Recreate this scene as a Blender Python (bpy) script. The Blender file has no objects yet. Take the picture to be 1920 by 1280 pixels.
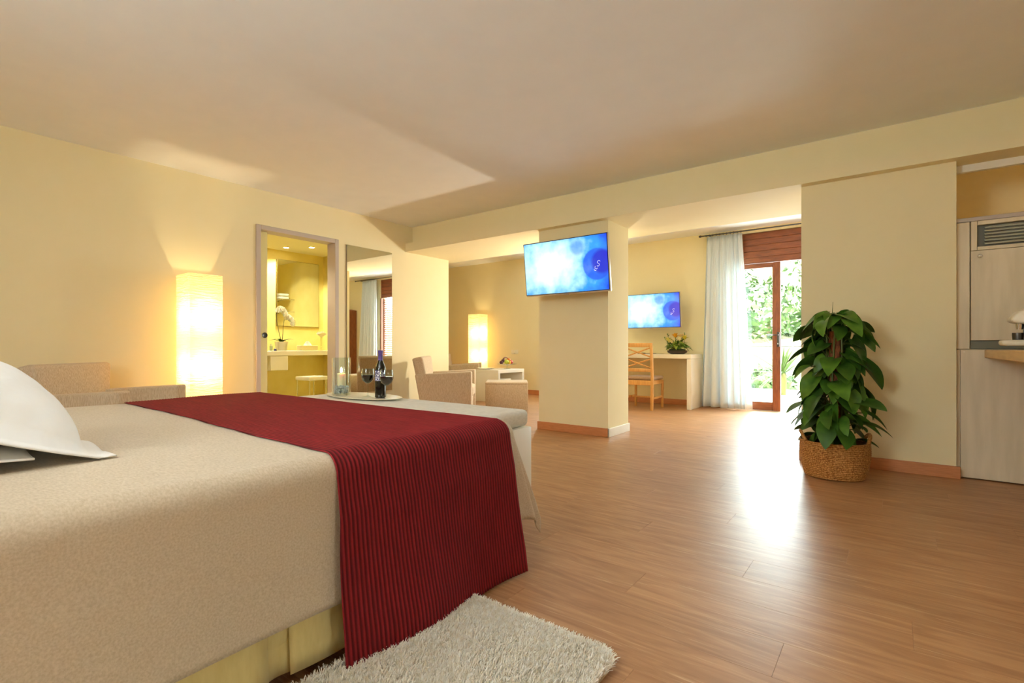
import bpy, bmesh, math, random
import numpy as np
from mathutils import Vector, Matrix, Euler
random.seed(7); rng = np.random.default_rng(7)
PI = math.pi
scn = bpy.context.scene
COL = scn.collection

# ------------------------------------------------------------------ camera, world, big lights, exposure
FPX = 940.0; YAW = math.radians(37.26); EYE = 0.92
cam_d = bpy.data.cameras.new('camera'); cam = bpy.data.objects.new('camera', cam_d); COL.objects.link(cam)
cam_d.sensor_width = 36.0; cam_d.lens = FPX/1920*36.0; cam_d.shift_y = 10/1920; cam_d.clip_start = 0.02
cam.location = (0, 0, EYE); cam.rotation_euler = (PI/2, 0, YAW)
scn.camera = cam

world = bpy.data.worlds.new('sky'); scn.world = world; world.use_nodes = True
bg = world.node_tree.nodes['Background']
bg.inputs[0].default_value = (0.86, 0.93, 1.0, 1); bg.inputs[1].default_value = 13.0

def area_light(name, loc, target, sx, sy, power, color, spread=PI):
    l = bpy.data.lights.new(name, 'AREA'); l.shape = 'RECTANGLE'; l.size = sx; l.size_y = sy
    l.energy = power; l.color = color; l.spread = spread
    o = bpy.data.objects.new(name, l); COL.objects.link(o); o.location = loc
    o.rotation_euler = (Vector(target)-Vector(loc)).to_track_quat('-Z', 'Y').to_euler()
    return o
# daylight at the terrace door and at the unseen lounge window behind the pillar
area_light('terrace_daylight', (-1.1, 8.35, 1.35), (-1.1, 4.0, 0.9), 1.4, 2.3, 125, (0.80, 0.97, 1.0))
area_light('lounge_window_daylight', (-4.55, 8.30, 1.6), (-4.55, 4.0, 1.4), 1.2, 1.4, 24, (0.84, 0.95, 1.0))
area_light('bedroom_window_fill', (-1.7, -2.0, 1.75), (-1.4, 3.0, 2.0), 1.0, 1.0, 30, (0.92, 0.97, 1.0))  # neutral fill at the added window in the back wall
area_light('side_window_fill', (2.9, .6, 1.6), (-1.5, .9, 1.2), .55, .6, 4, (0.90, 0.96, 1.0))  # weak fill at the small added window in the right wall
# sun from behind the house onto the terrace and the hillside
sn = bpy.data.lights.new('sun', 'SUN'); sn.energy = 12; sn.angle = .01; sn.color = (1.0, .96, .88)
sno = bpy.data.objects.new('sun', sn); COL.objects.link(sno); sno.rotation_euler = Vector((.25, .75, -1.0)).to_track_quat('-Z', 'Y').to_euler()
# added fill spot behind the camera, unseen, bounced off the ceiling
ul = bpy.data.lights.new('bedroom_fill_spot', 'SPOT'); ul.energy = 165; ul.color = (.90, .96, 1.0); ul.spot_size = math.radians(130); ul.spot_blend = .8; ul.shadow_soft_size = .12
ulo = bpy.data.objects.new('bedroom_fill_spot', ul); COL.objects.link(ulo); ulo.location = (-1.3, -1.0, 1.45); ulo.rotation_euler = (PI, 0, 0)
# unseen strobe in the lounge behind the pillar, placed from the ceiling patch
sp = bpy.data.lights.new('lounge_strobe', 'SPOT'); sp.energy = 95; sp.color = (1.0, 0.89, 0.70); sp.shadow_soft_size = 0.05
sp.spot_size = math.radians(150); sp.spot_blend = .7
so = bpy.data.objects.new('lounge_strobe', sp); COL.objects.link(so); so.location = (-3.24, 6.25, 1.37)
so.rotation_euler = (Vector((-4.6, 3.6, 2.3))-so.location).to_track_quat('-Z', 'Y').to_euler()

scn.view_settings.view_transform = 'Standard'; scn.view_settings.look = 'None'
scn.view_settings.gamma = 1.0; scn.view_settings.use_curve_mapping = False
scn.view_settings.exposure = 0.69
scn.cycles.max_bounces = 10; scn.cycles.diffuse_bounces = 6; scn.cycles.glossy_bounces = 5
scn.cycles.transmission_bounces = 8; scn.cycles.transparent_max_bounces = 12
scn.cycles.sample_clamp_indirect = 6.0; scn.cycles.use_denoising = True
scn.cycles.caustics_reflective = False; scn.cycles.caustics_refractive = False

# ------------------------------------------------------------------ materials
def lin(c):
    def f(v): v /= 255; return v/12.92 if v <= .04045 else ((v+.055)/1.055)**2.4
    return (f(c[0]), f(c[1]), f(c[2]), 1)
MATS = {}
def mat(name, rgb=(200,200,200), rough=.6, metal=0., spec=.5, **kw):
    if name in MATS: return MATS[name]
    m = bpy.data.materials.new(name); m.use_nodes = True; nt = m.node_tree; b = nt.nodes['Principled BSDF']
    b.inputs['Base Color'].default_value = lin(rgb); b.inputs['Roughness'].default_value = rough
    b.inputs['Metallic'].default_value = metal; b.inputs['Specular IOR Level'].default_value = spec
    for k, v in kw.items():
        b.inputs[k.replace('_', ' ')].default_value = v
    MATS[name] = m
    return m
def N(m, t, **kw):
    n = m.node_tree.nodes.new(t)
    for k, v in kw.items(): setattr(n, k, v)
    return n
def L(m, a, b): m.node_tree.links.new(a, b)
def bsdf(m): return m.node_tree.nodes['Principled BSDF']
def coords(m, scale=(1,1,1), kind='Object', rot=(0,0,0)):
    tc = N(m, 'ShaderNodeTexCoord'); mp = N(m, 'ShaderNodeMapping')
    mp.inputs['Scale'].default_value = scale; mp.inputs['Rotation'].default_value = rot
    L(m, tc.outputs[kind], mp.inputs['Vector']); return mp.outputs[0]
def noisy(m, c1, c2, scale=20, detail=4, stretch=(1,1,1), bump=0., lo=.35, hi=.65, kind='Object', dist=.01):
    v = coords(m, stretch, kind); n = N(m, 'ShaderNodeTexNoise'); n.inputs['Scale'].default_value = scale; n.inputs['Detail'].default_value = detail
    L(m, v, n.inputs['Vector'])
    r = N(m, 'ShaderNodeValToRGB'); r.color_ramp.elements[0].position = lo; r.color_ramp.elements[1].position = hi
    r.color_ramp.elements[0].color = lin(c1); r.color_ramp.elements[1].color = lin(c2)
    L(m, n.outputs['Fac'], r.inputs['Fac']); L(m, r.outputs[0], bsdf(m).inputs['Base Color'])
    if bump:
        bp = N(m, 'ShaderNodeBump'); bp.inputs['Strength'].default_value = bump; bp.inputs['Distance'].default_value = dist
        L(m, n.outputs['Fac'], bp.inputs['Height']); L(m, bp.outputs[0], bsdf(m).inputs['Normal'])
    return m
WALL = noisy(mat('cream_wall_paint', rough=.75, spec=.2), (238,225,183), (239,226,186), 6, 3)
WALLK = noisy(mat('cream_wall_paint_kitchen', rough=.75, spec=.2), (236,214,166), (240,220,174), 6, 3)
CEIL = noisy(mat('ceiling_paint', rough=.85, spec=.1), (240,242,243), (242,244,245), 5, 3)
BATHW = noisy(mat('bath_wall', rough=.5), (232,215,132), (237,221,142), 5, 3)
BATHC = mat('bath_ceiling', (245,238,205), .8)
BASEB = noisy(mat('baseboard_wood', rough=.4), (192,124,78), (206,138,90), 14, 5, (1,12,12))
def floor_material():
    m = mat('oak_laminate', rough=.40, spec=.55)
    oi = N(m, 'ShaderNodeObjectInfo'); tc = N(m, 'ShaderNodeTexCoord')
    add = N(m, 'ShaderNodeVectorMath', operation='ADD'); cx = N(m, 'ShaderNodeCombineXYZ')
    mu = N(m, 'ShaderNodeMath', operation='MULTIPLY'); mu.inputs[1].default_value = 37.0
    L(m, oi.outputs['Random'], mu.inputs[0]); L(m, mu.outputs[0], cx.inputs[0]); L(m, mu.outputs[0], cx.inputs[1])
    L(m, tc.outputs['Object'], add.inputs[0]); L(m, cx.outputs[0], add.inputs[1])
    mp = N(m, 'ShaderNodeMapping'); mp.inputs['Scale'].default_value = (1.1, 9, 1); L(m, add.outputs[0], mp.inputs[0])
    n1 = N(m, 'ShaderNodeTexNoise'); n1.inputs['Scale'].default_value = 2.2; n1.inputs['Detail'].default_value = 7; n1.inputs['Distortion'].default_value = 1.6
    L(m, mp.outputs[0], n1.inputs['Vector'])
    mp2 = N(m, 'ShaderNodeMapping'); mp2.inputs['Scale'].default_value = (2.2, 75, 1); L(m, add.outputs[0], mp2.inputs[0])
    n2 = N(m, 'ShaderNodeTexNoise'); n2.inputs['Scale'].default_value = 2.0; n2.inputs['Detail'].default_value = 4; n2.inputs['Distortion'].default_value = .8
    L(m, mp2.outputs[0], n2.inputs['Vector'])
    r1 = N(m, 'ShaderNodeValToRGB'); e = r1.color_ramp.elements
    e[0].position = .30; e[0].color = lin((164,116,76)); e[1].position = .72; e[1].color = lin((196,148,104))
    L(m, n1.outputs['Fac'], r1.inputs[0])
    r2 = N(m, 'ShaderNodeValToRGB'); e = r2.color_ramp.elements
    e[0].position = .58; e[0].color = (0,0,0,1); e[1].position = .74; e[1].color = (1,1,1,1)
    L(m, n2.outputs['Fac'], r2.inputs[0])
    mx = N(m, 'ShaderNodeMixRGB'); mx.inputs['Color2'].default_value = lin((226,190,150))
    ml = N(m, 'ShaderNodeMath', operation='MULTIPLY'); ml.inputs[1].default_value = .6; L(m, r2.outputs[0], ml.inputs[0])
    L(m, ml.outputs[0], mx.inputs['Fac']); L(m, r1.outputs[0], mx.inputs['Color1'])
    hs = N(m, 'ShaderNodeHueSaturation'); mr = N(m, 'ShaderNodeMapRange'); mr.inputs['To Min'].default_value = .93; mr.inputs['To Max'].default_value = 1.03
    L(m, oi.outputs['Random'], mr.inputs[0]); L(m, mr.outputs[0], hs.inputs['Value']); L(m, mx.outputs[0], hs.inputs['Color'])
    L(m, hs.outputs[0], bsdf(m).inputs['Base Color'])
    bp = N(m, 'ShaderNodeBump'); bp.inputs['Strength'].default_value = .12; bp.inputs['Distance'].default_value = .002
    L(m, n2.outputs['Fac'], bp.inputs['Height']); L(m, bp.outputs[0], bsdf(m).inputs['Normal'])
    return m
OAK = floor_material()
def weave(name, c1, c2, rough=.9, scale=90, stretch=(1,1,6), bump=.25, sheen=.15):
    m = mat(name, rough=rough, spec=.15); noisy(m, c1, c2, scale, 5, stretch, bump, .3, .7, dist=.003)
    bsdf(m).inputs['Sheen Weight'].default_value = sheen
    return m
CHAIRF = weave('armchair_weave', (180,156,126), (216,198,172), scale=230, stretch=(1.3,1.3,.16))
SPREAD = weave('bedspread_weave', (190,172,146), (210,194,170), scale=75, stretch=(1,2.6,2.6), bump=.3)
BENCHF = weave('bench_linen', (212,206,190), (226,220,206), scale=40, stretch=(1,1,3))
SKIRT = weave('bed_skirt_cotton', (226,206,140), (234,216,152), scale=30, stretch=(2,2,.6), bump=.05)
PILLOW = noisy(mat('white_cotton', rough=.85, spec=.2), (242,240,236), (244,242,239), 7, 3, (1,1,1), .55, .3, .7, dist=.03)
def runner_material():
    m = mat('red_ribbed_weave', rough=.75, spec=.25)
    v = coords(m, (1,1,1)); sx = N(m, 'ShaderNodeSeparateXYZ'); L(m, v, sx.inputs[0])
    n = N(m, 'ShaderNodeTexNoise'); n.inputs['Scale'].default_value = 40; L(m, coords(m, (.3, 3, .3)), n.inputs['Vector'])
    w = N(m, 'ShaderNodeMath', operation='MULTIPLY'); w.inputs[1].default_value = 2*PI/.0145; L(m, sx.outputs[1], w.inputs[0])
    s = N(m, 'ShaderNodeMath', operation='SINE'); L(m, w.outputs[0], s.inputs[0])
    a = N(m, 'ShaderNodeMath', operation='MULTIPLY_ADD'); a.inputs[1].default_value = .3; a.inputs[2].default_value = .0
    L(m, s.outputs[0], a.inputs[0]); ad = N(m, 'ShaderNodeMath', operation='MULTIPLY_ADD'); ad.inputs[1].default_value = .5; L(m, n.outputs['Fac'], ad.inputs[0]); ad2 = N(m, 'ShaderNodeMath', operation='ADD'); ad2.inputs[1].default_value = .25; L(m, a.outputs[0], ad2.inputs[0]); L(m, ad2.outputs[0], ad.inputs[2])
    r = N(m, 'ShaderNodeValToRGB'); r.color_ramp.elements[0].position = .3; r.color_ramp.elements[1].position = .85
    r.color_ramp.elements[0].color = lin((88,10,16)); r.color_ramp.elements[1].color = lin((142,28,34))
    L(m, ad.outputs[0], r.inputs[0]); L(m, r.outputs[0], bsdf(m).inputs['Base Color'])
    return m
RUNNER = runner_material()
WHITEL = noisy(mat('white_lacquer', rough=.4), (236,230,214), (240,234,220), 4, 2)
ASHW = noisy(mat('pale_ash_veneer', rough=.5, spec=.3), (220,206,178), (232,218,192), 3, 8, (7,7,.8), .04)
GREYT = mat('grey_frame_paint', (190,176,166), .5)
WOODD = noisy(mat('red_brown_wood', rough=.4), (120,62,28), (150,82,40), 8, 6, (1,8,8))
WOODV = noisy(mat('red_brown_wood_upright', rough=.4), (126,66,30), (156,88,44), 8, 6, (8,8,1))
CHAIRW = noisy(mat('honey_beech_wood', rough=.35), (212,156,88), (228,176,106), 8, 5, (8,8,1.2))
COUNTERW = noisy(mat('counter_beech', rough=.4), (214,174,112), (226,188,128), 6, 5, (9,1.2,9))
CHROME = mat('polished_metal', (210,208,204), .15, 1.0)
STEEL = mat('brushed_dark_metal', (90,88,86), .35, 1.0)
BLACK = mat('black_plastic', (18,18,20), .35)
IVORY = mat('ivory_plastic', (236,228,208), .3)
MIRRORM = mat('mirror_silver', (236,240,232), .015, 1.0)
def glass_mat(name, tint=(255,255,255), rough=0.0, fac=.10):
    m = bpy.data.materials.new(name); m.use_nodes = True; nt = m.node_tree; nt.nodes.clear()
    o = nt.nodes.new('ShaderNodeOutputMaterial'); mix = nt.nodes.new('ShaderNodeMixShader'); t = nt.nodes.new('ShaderNodeBsdfTransparent'); g = nt.nodes.new('ShaderNodeBsdfGlossy')
    t.inputs[0].default_value = lin(tint); g.inputs['Roughness'].default_value = .03
    f = nt.nodes.new('ShaderNodeLayerWeight'); f.inputs[0].default_value = .5
    pw = nt.nodes.new('ShaderNodeMath'); pw.operation = 'POWER'; pw.inputs[1].default_value = 4.0; nt.links.new(f.outputs['Facing'], pw.inputs[0])
    mu = nt.nodes.new('ShaderNodeMath'); mu.operation = 'MULTIPLY_ADD'; mu.inputs[1].default_value = .8; mu.inputs[2].default_value = .045; nt.links.new(pw.outputs[0], mu.inputs[0])
    nt.links.new(mu.outputs[0], mix.inputs[0]); nt.links.new(t.outputs[0], mix.inputs[1]); nt.links.new(g.outputs[0], mix.inputs[2]); nt.links.new(mix.outputs[0], o.inputs[0])
    MATS[name] = m; return m
GLASS = glass_mat('clear_glass', (246,250,248))
def emit_mat(name, rgb, strength):
    m = mat(name, rgb); b = bsdf(m); b.inputs['Emission Color'].default_value = lin(rgb); b.inputs['Emission Strength'].default_value = strength
    return m
def curtain_mat():
    m = mat('white_curtain_cloth', (238,243,246), .9, spec=.1); nt = m.node_tree; b = bsdf(m)
    t = N(m, 'ShaderNodeBsdfTranslucent'); t.inputs[0].default_value = lin((238,243,246)); mx = N(m, 'ShaderNodeMixShader'); mx.inputs[0].default_value = .25
    out = nt.nodes['Material Output']; L(m, b.outputs[0], mx.inputs[1]); L(m, t.outputs[0], mx.inputs[2]); L(m, mx.outputs[0], out.inputs[0]); return m
CURT = curtain_mat()

# ------------------------------------------------------------------ mesh helpers
def new(): return bmesh.new()
def box(bm, lo, hi, bev=0., seg=2):
    c = [(lo[i]+hi[i])/2 for i in range(3)]; s = [abs(hi[i]-lo[i]) for i in range(3)]
    g = bmesh.ops.create_cube(bm, size=1, matrix=Matrix.Translation(c) @ Matrix.Diagonal((*s, 1)))
    if bev > 0:
        es = list({e for v in g['verts'] for e in v.link_edges})
        bmesh.ops.bevel(bm, geom=es, offset=bev, segments=seg, affect='EDGES', profile=.5)
    return bm
def lathe(bm, prof, n=24, cx=0, cy=0, cap=True):
    rings = []
    for r, z in prof:
        if r < 1e-5: rings.append([bm.verts.new((cx, cy, z))])
        else: rings.append([bm.verts.new((cx+r*math.cos(2*PI*i/n), cy+r*math.sin(2*PI*i/n), z)) for i in range(n)])
    for a, b in zip(rings, rings[1:]):
        for i in range(n):
            j = (i+1) % n
            if len(a) == 1 and len(b) == 1: continue
            if len(a) == 1: bm.faces.new((a[0], b[j], b[i]))
            elif len(b) == 1: bm.faces.new((a[i], a[j], b[0]))
            else: bm.faces.new((a[i], a[j], b[j], b[i]))
    if cap:
        if len(rings[0]) > 1: bm.faces.new(list(reversed(rings[0])))
        if len(rings[-1]) > 1: bm.faces.new(rings[-1])
    return bm
def tube(bm, pts, r, n=8, r2=None):
    pts = [Vector(p) for p in pts]; k = len(pts); rings = []
    ref = None
    for i, p in enumerate(pts):
        d = (pts[min(i+1, k-1)]-pts[max(i-1, 0)]).normalized()
        if ref is None: ref = d.orthogonal().normalized()
        u = (ref - d*ref.dot(d)).normalized(); ref = u; v = d.cross(u)
        rr = r if r2 is None else r+(r2-r)*i/(k-1)
        rings.append([bm.verts.new(p+u*rr*math.cos(2*PI*j/n)+v*rr*math.sin(2*PI*j/n)) for j in range(n)])
    for a, b in zip(rings, rings[1:]):
        for i in range(n): bm.faces.new((a[i], a[(i+1) % n], b[(i+1) % n], b[i]))
    bm.faces.new(list(reversed(rings[0]))); bm.faces.new(rings[-1]); return bm
def extrude_poly(bm, pts, axis, a, b):
    """polygon pts (2D) extruded along axis from a to b; 2D = the other two axes in order"""
    def P(p, w):
        q = [p[0], p[1]]; q.insert(axis, w); return q
    A = [bm.verts.new(P(p, a)) for p in pts]; B = [bm.verts.new(P(p, b)) for p in pts]; n = len(pts)
    bm.faces.new(A); bm.faces.new(list(reversed(B)))
    for i in range(n): bm.faces.new((A[i], B[i], B[(i+1) % n], A[(i+1) % n]))
    bmesh.ops.recalc_face_normals(bm, faces=bm.faces); return bm
def bevel_all(bm, off, seg=2, ang=30):
    es = [e for e in bm.edges if len(e.link_faces) == 2 and e.calc_face_angle(0) > math.radians(ang)]
    bmesh.ops.bevel(bm, geom=es, offset=off, segments=seg, affect='EDGES', profile=.5); return bm
def mesh_of(name, bm, m, smooth=True, ang=40):
    bmesh.ops.recalc_face_normals(bm, faces=bm.faces)
    me = bpy.data.meshes.new(name); bm.to_mesh(me); bm.free(); me.materials.append(m)
    if smooth:
        me.shade_smooth()
        try: me.set_sharp_from_angle(angle=math.radians(ang))
        except Exception: pass
    return me
def link(name, me, parent=None, loc=(0,0,0), rot=(0,0,0)):
    o = bpy.data.objects.new(name, me); COL.objects.link(o); o.parent = parent; o.location = loc; o.rotation_euler = rot
    return o
def obj(name, bm, m, parent=None, loc=(0,0,0), rot=(0,0,0), smooth=True, ang=40, flip=True):
    return link(name, mesh_of(name, bm, m, smooth, ang), parent, loc, rot)
def grid_obj(name, P, m, parent=None, loc=(0,0,0)):
    """P: (nu,nv,3) array"""
    nu, nv = P.shape[:2]; me = bpy.data.meshes.new(name); idx = np.arange(nu*nv).reshape(nu, nv)
    f = np.stack([idx[:-1,:-1], idx[1:,:-1], idx[1:,1:], idx[:-1,1:]], -1).reshape(-1, 4)
    me.from_pydata(P.reshape(-1, 3).tolist(), [], f.tolist()); me.materials.append(m); me.shade_smooth()
    return link(name, me, parent, loc)
def tag(o, label=None, cat=None, group=None, kind=None):
    if label: o['label'] = label
    if cat: o['category'] = cat
    if group: o['group'] = group
    if kind: o['kind'] = kind
    return o
def thing(name, label, cat, loc=(0,0,0), rz=0, group=None):
    o = bpy.data.objects.new(name, None); COL.objects.link(o); o.location = loc; o.rotation_euler = (0, 0, rz); o.empty_display_size = .05
    return tag(o, label, cat, group)
def copy_tree(o, parent=None):
    c = o.copy(); COL.objects.link(c); c.parent = parent
    for ch in [x for x in bpy.data.objects if x.parent == o]: copy_tree(ch, c)
    return c
def struct(name, bm, m, parent=None, smooth=False): return tag(obj(name, bm, m, parent, smooth=smooth), kind='structure')
def wall_holes(axis, p0, p1, u0, u1, z0, z1, holes=()):
    """wall slab perpendicular to axis (0=X,1=Y) between p0,p1; holes (ua,ub,za,zb)"""
    bm = new()
    us = sorted({u0, u1, *[h[0] for h in holes], *[h[1] for h in holes]}); zs = sorted({z0, z1, *[h[2] for h in holes], *[h[3] for h in holes]})
    us = [u for u in us if u0 <= u <= u1]; zs = [z for z in zs if z0 <= z <= z1]
    def solid(i, j):
        if i < 0 or j < 0 or i >= len(us)-1 or j >= len(zs)-1: return False
        u = (us[i]+us[i+1])/2; z = (zs[j]+zs[j+1])/2
        return not any(h[0] < u < h[1] and h[2] < z < h[3] for h in holes)
    def V(p, u, z): return bm.verts.new((p, u, z) if axis == 0 else (u, p, z))
    for i in range(len(us)-1):
        for j in range(len(zs)-1):
            if not solid(i, j): continue
            a, b, c, d = us[i], us[i+1], zs[j], zs[j+1]
            for p in (p0, p1): bm.faces.new([V(p, a, c), V(p, b, c), V(p, b, d), V(p, a, d)])
            if not solid(i-1, j): bm.faces.new([V(p0, a, c), V(p1, a, c), V(p1, a, d), V(p0, a, d)])
            if not solid(i+1, j): bm.faces.new([V(p0, b, c), V(p1, b, c), V(p1, b, d), V(p0, b, d)])
            if not solid(i, j-1): bm.faces.new([V(p0, a, c), V(p1, a, c), V(p1, b, c), V(p0, b, c)])
            if not solid(i, j+1): bm.faces.new([V(p0, a, d), V(p1, a, d), V(p1, b, d), V(p0, b, d)])
    bmesh.ops.remove_doubles(bm, verts=bm.verts, dist=1e-5); return bm

# ------------------------------------------------------------------ the room
XL, XR, YB, YP, YF = -5.31, 2.60, -1.70, 4.66, 7.95
ZC, ZS, ZL = 2.575, 2.215, 2.65
bm = new(); box(bm, (-8.6, YB, -.12), (XR, 8.1, -.003)); flo = struct('floor', bm, OAK)
bm = new(); box(bm, (0, .0003, -.0025), (1.38, .1997, 0), .0004, 1); plank_me = mesh_of('plank', bm, OAK, False)
def add_plank(x, y, l=1.38):
    o = link('plank', plank_me, flo, (x, y, 0)); o.scale = (l/1.38-.0004, 1, 1)
rowi = 0; y = .55; npl = 0
while y < 7.93:
    x = -5.9 - (rowi*.53 % 1.38); end = 1.45
    while x < end:
        if not (x+1.38 < -5.3 and y < 5.4) and not (x > .3 and y > 4.5) and not (-3.4 < x and x+1.38 < -1.5 and y+.2 < 1.7) and npl < 290:
            add_plank(x, y); npl += 1
        x += 1.38
    y += .2; rowi += 1
struct('wall_left', wall_holes(0, -5.45, XL, YB, 5.41, 0, ZC+.15, [(2.56, 3.52, 0, 2.19)]), WALL)
DX0, DX1 = -2.05, -.40
struct('wall_far', wall_holes(1, YF, 8.15, -8.6, 1.5, 0, 2.8, [(DX0+.02, DX1-.02, 0, 2.585), (-5.13, -3.97, .92, 2.28)]), WALL)
struct('wall_back', wall_holes(1, YB-.15, YB, -5.45, XR+.15, 0, 2.8, [(-2.18, -1.22, 1.27, 2.23)]), WALL)
struct('wall_right', wall_holes(0, XR, XR+.15, YB, 5.7, 0, 2.8, [(.32, .88, 1.22, 1.83)]), WALL)
struct('wall_lounge_left', wall_holes(0, -8.75, -8.6, 4.4, 8.15, 0, 2.8), WALL)
struct('wall_lounge_right', wall_holes(0, 1.35, 1.5, 5.60, 8.15, 0, 2.8), WALL)
struct('wall_lounge_front', wall_holes(1, 5.27, 5.41, -8.6, -5.45, 0, 2.8), WALL)
bm = new(); box(bm, (-3.165, YP, 0), (-2.315, 5.15, ZS)); struct('wall_pillar', bm, WALL)
bm = new(); box(bm, (-.595, YP, 0), (.350, 4.82, ZS)); struct('wall_partition', bm, WALL)
bm = new(); box(bm, (XL, YB, ZC), (XR, 4.72, ZC+.2)); struct('ceiling', bm, CEIL)
bm = new(); extrude_poly(bm, [(4.57, ZS), (4.57, 2.33), (4.70, 2.33), (4.70, 2.80), (5.60, 2.80), (5.60, ZS)], 0, -5.45, .36); struct('ceiling_beam', bm, WALL)
bm = new(); extrude_poly(bm, [(4.57, ZS), (4.57, 2.33), (4.70, 2.33), (4.70, 2.80), (4.86, 2.80), (4.86, ZS)], 0, .36, XR); struct('ceiling_beam', bm, WALL)
bm = new(); box(bm, (-8.6, 5.58, ZL), (1.5, 8.0, ZL+.2)); struct('ceiling_lounge', bm, CEIL)
bm = new(); box(bm, (.36, 4.84, 2.46), (XR, 5.72, 2.6)); struct('ceiling_kitchen', bm, CEIL)
struct('wall_kitchen_back', wall_holes(1, 5.60, 5.72, .22, XR, 0, 2.8), WALLK)
struct('wall_kitchen_left', wall_holes(0, .22, .35, 4.82, 5.60, 0, 2.8), WALLK)
# sliding track under the beam at the kitchen niche
bm = new(); box(bm, (.352, 4.80, 2.165), (XR, 4.84, ZS)); struct('trim_1', bm, WHITEL)
# baseboards
def baseboard(name, lo, hi):
    bm = new(); box(bm, lo, hi, .003, 1); struct(name, bm, BASEB)
BH = .088
baseboard('baseboard_pillar', (-3.18, YP-.014, 0), (-2.30, YP, BH))
baseboard('baseboard_partition', (-.61, YP-.014, 0), (.372, YP, BH))
baseboard('baseboard_far', (-8.6, YF-.014, 0), (-2.06, YF, BH))
baseboard('baseboard_left', (XL, YB, 0), (XL+.014, 2.54, BH))
baseboard('baseboard_left', (XL, 3.56, 0), (XL+.014, 5.41, BH))
bm = new(); box(bm, (-2.315, YP-.014, 0), (-2.295, 5.15, BH), .003, 1); struct('baseboard_pillar', bm, WHITEL)
w2 = tag(bpy.data.objects.new('window_1', None), kind='structure'); COL.objects.link(w2); w2.location = (-4.55, YF, .9)  # added window hidden behind the pillar, suggested by the rod end
for a, b in (((-.60,.02,0),(-.54,.10,1.4)), ((.54,.02,0),(.60,.10,1.4)), ((-.54,.02,0),(.54,.10,.06)), ((-.54,.02,1.34),(.54,.10,1.4)), ((-.03,.02,.06),(.03,.10,1.34))):
    bm = new(); box(bm, a, b, .004, 1); obj('window_frame', bm, WOODV, w2)
for x0, x1 in ((-.54,-.03),(.03,.54)):
    bm = new(); box(bm, (x0, .055, .06), (x1, .06, 1.34)); obj('pane', bm, GLASS, w2, smooth=False)
w3 = tag(bpy.data.objects.new('window_fill_back', None), kind='structure'); COL.objects.link(w3); w3.location = (-1.7, YB, 1.25)  # added window behind the camera, lets neutral fill onto ceiling and pillar
for a, b in (((-.5,-.10,0),(-.45,-.02,1.0)), ((.45,-.10,0),(.5,-.02,1.0)), ((-.45,-.10,0),(.45,-.02,.05)), ((-.45,-.10,.95),(.45,-.02,1.0)), ((-.03,-.10,.05),(.03,-.02,.95))):
    bm = new(); box(bm, a, b, .004, 1); obj('window_frame', bm, WOODV, w3)
for x0, x1 in ((-.45,-.03),(.03,.45)):
    bm = new(); box(bm, (x0, -.06, .05), (x1, -.055, .95)); obj('pane', bm, GLASS, w3, smooth=False)
w4 = tag(bpy.data.objects.new('window_fill_side', None), kind='structure'); COL.objects.link(w4); w4.location = (XR, .6, 1.2)  # added window out of view, brightens the bed side and rug
for a, b in (((.02,-.3,0),(.10,-.26,.65)), ((.02,.26,0),(.10,.3,.65)), ((.02,-.26,0),(.10,.26,.04)), ((.02,-.26,.61),(.10,.26,.65))):
    bm = new(); box(bm, a, b, .004, 1); obj('window_frame', bm, WOODV, w4)
bm = new(); box(bm, (.055, -.26, .04), (.06, .26, .61)); obj('pane', bm, GLASS, w4, smooth=False)
bm = new(); box(bm, (-8.9, -2.0, 2.87), (3.0, 8.3, 2.99)); struct('ceiling_sun_block', bm, CEIL)  # unseen roof slab, added to keep the sun out of the rooms
# ------------------------------------------------------------------ bathroom behind the left wall
XBW = -7.10; YB0, YB1, ZB = 1.30, 4.455, 2.325
bm = new(); box(bm, (-7.25, YB0-.1, -.12), (-5.45, YB1+.1, 0)); struct('floor_bathroom', bm, mat('bath_floor_tile', (232,222,190), .3))
bm = new(); box(bm, (-7.25, YB0-.1, ZB), (-5.45, YB1+.1, ZB+.12)); struct('ceiling_bathroom', bm, BATHC)
struct('wall_bathroom_far', wall_holes(0, -7.25, XBW, YB0, YB1, 0, ZB), BATHW)
struct('wall_bathroom_right', wall_holes(1, YB1, YB1+.12, -7.25, -5.45, 0, ZB), BATHW)
struct('wall_bathroom_left', wall_holes(1, YB0-.12, YB0, -7.25, -5.45, 0, ZB), BATHW)
struct('wall_bathroom_near', wall_holes(0, -5.47, -5.452, YB0, YB1, 0, ZB, [(2.56, 3.52, 0, 2.19)]), BATHW)
d1 = tag(bpy.data.objects.new('door_1', None), kind='structure'); COL.objects.link(d1); d1.location = (XL, 3.04, 0)
for a, b in (((-.15,-.49,0),(.018,-.44,2.205)), ((-.15,.44,0),(.018,.49,2.205)), ((-.15,-.44,2.155),(.018,.44,2.205))):
    bm = new(); box(bm, a, b, .004, 1); obj('door_frame', bm, GREYT, d1)
bm = new(); box(bm, (-.10, -.439, .005), (-.06, -.335, 2.154), .003, 1)
leaf = obj('door_leaf', bm, mat('door_leaf_paint', (236,224,160), .5), d1)
bm = new(); lathe(bm, [(0,0), (.028,0), (.03,.004), (.026,.007), (.018,.004), (0,.004)], 20)
obj('door_pull', bm, STEEL, leaf, (-.06, -.365, 1.045), (0, PI/2, 0))
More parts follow.
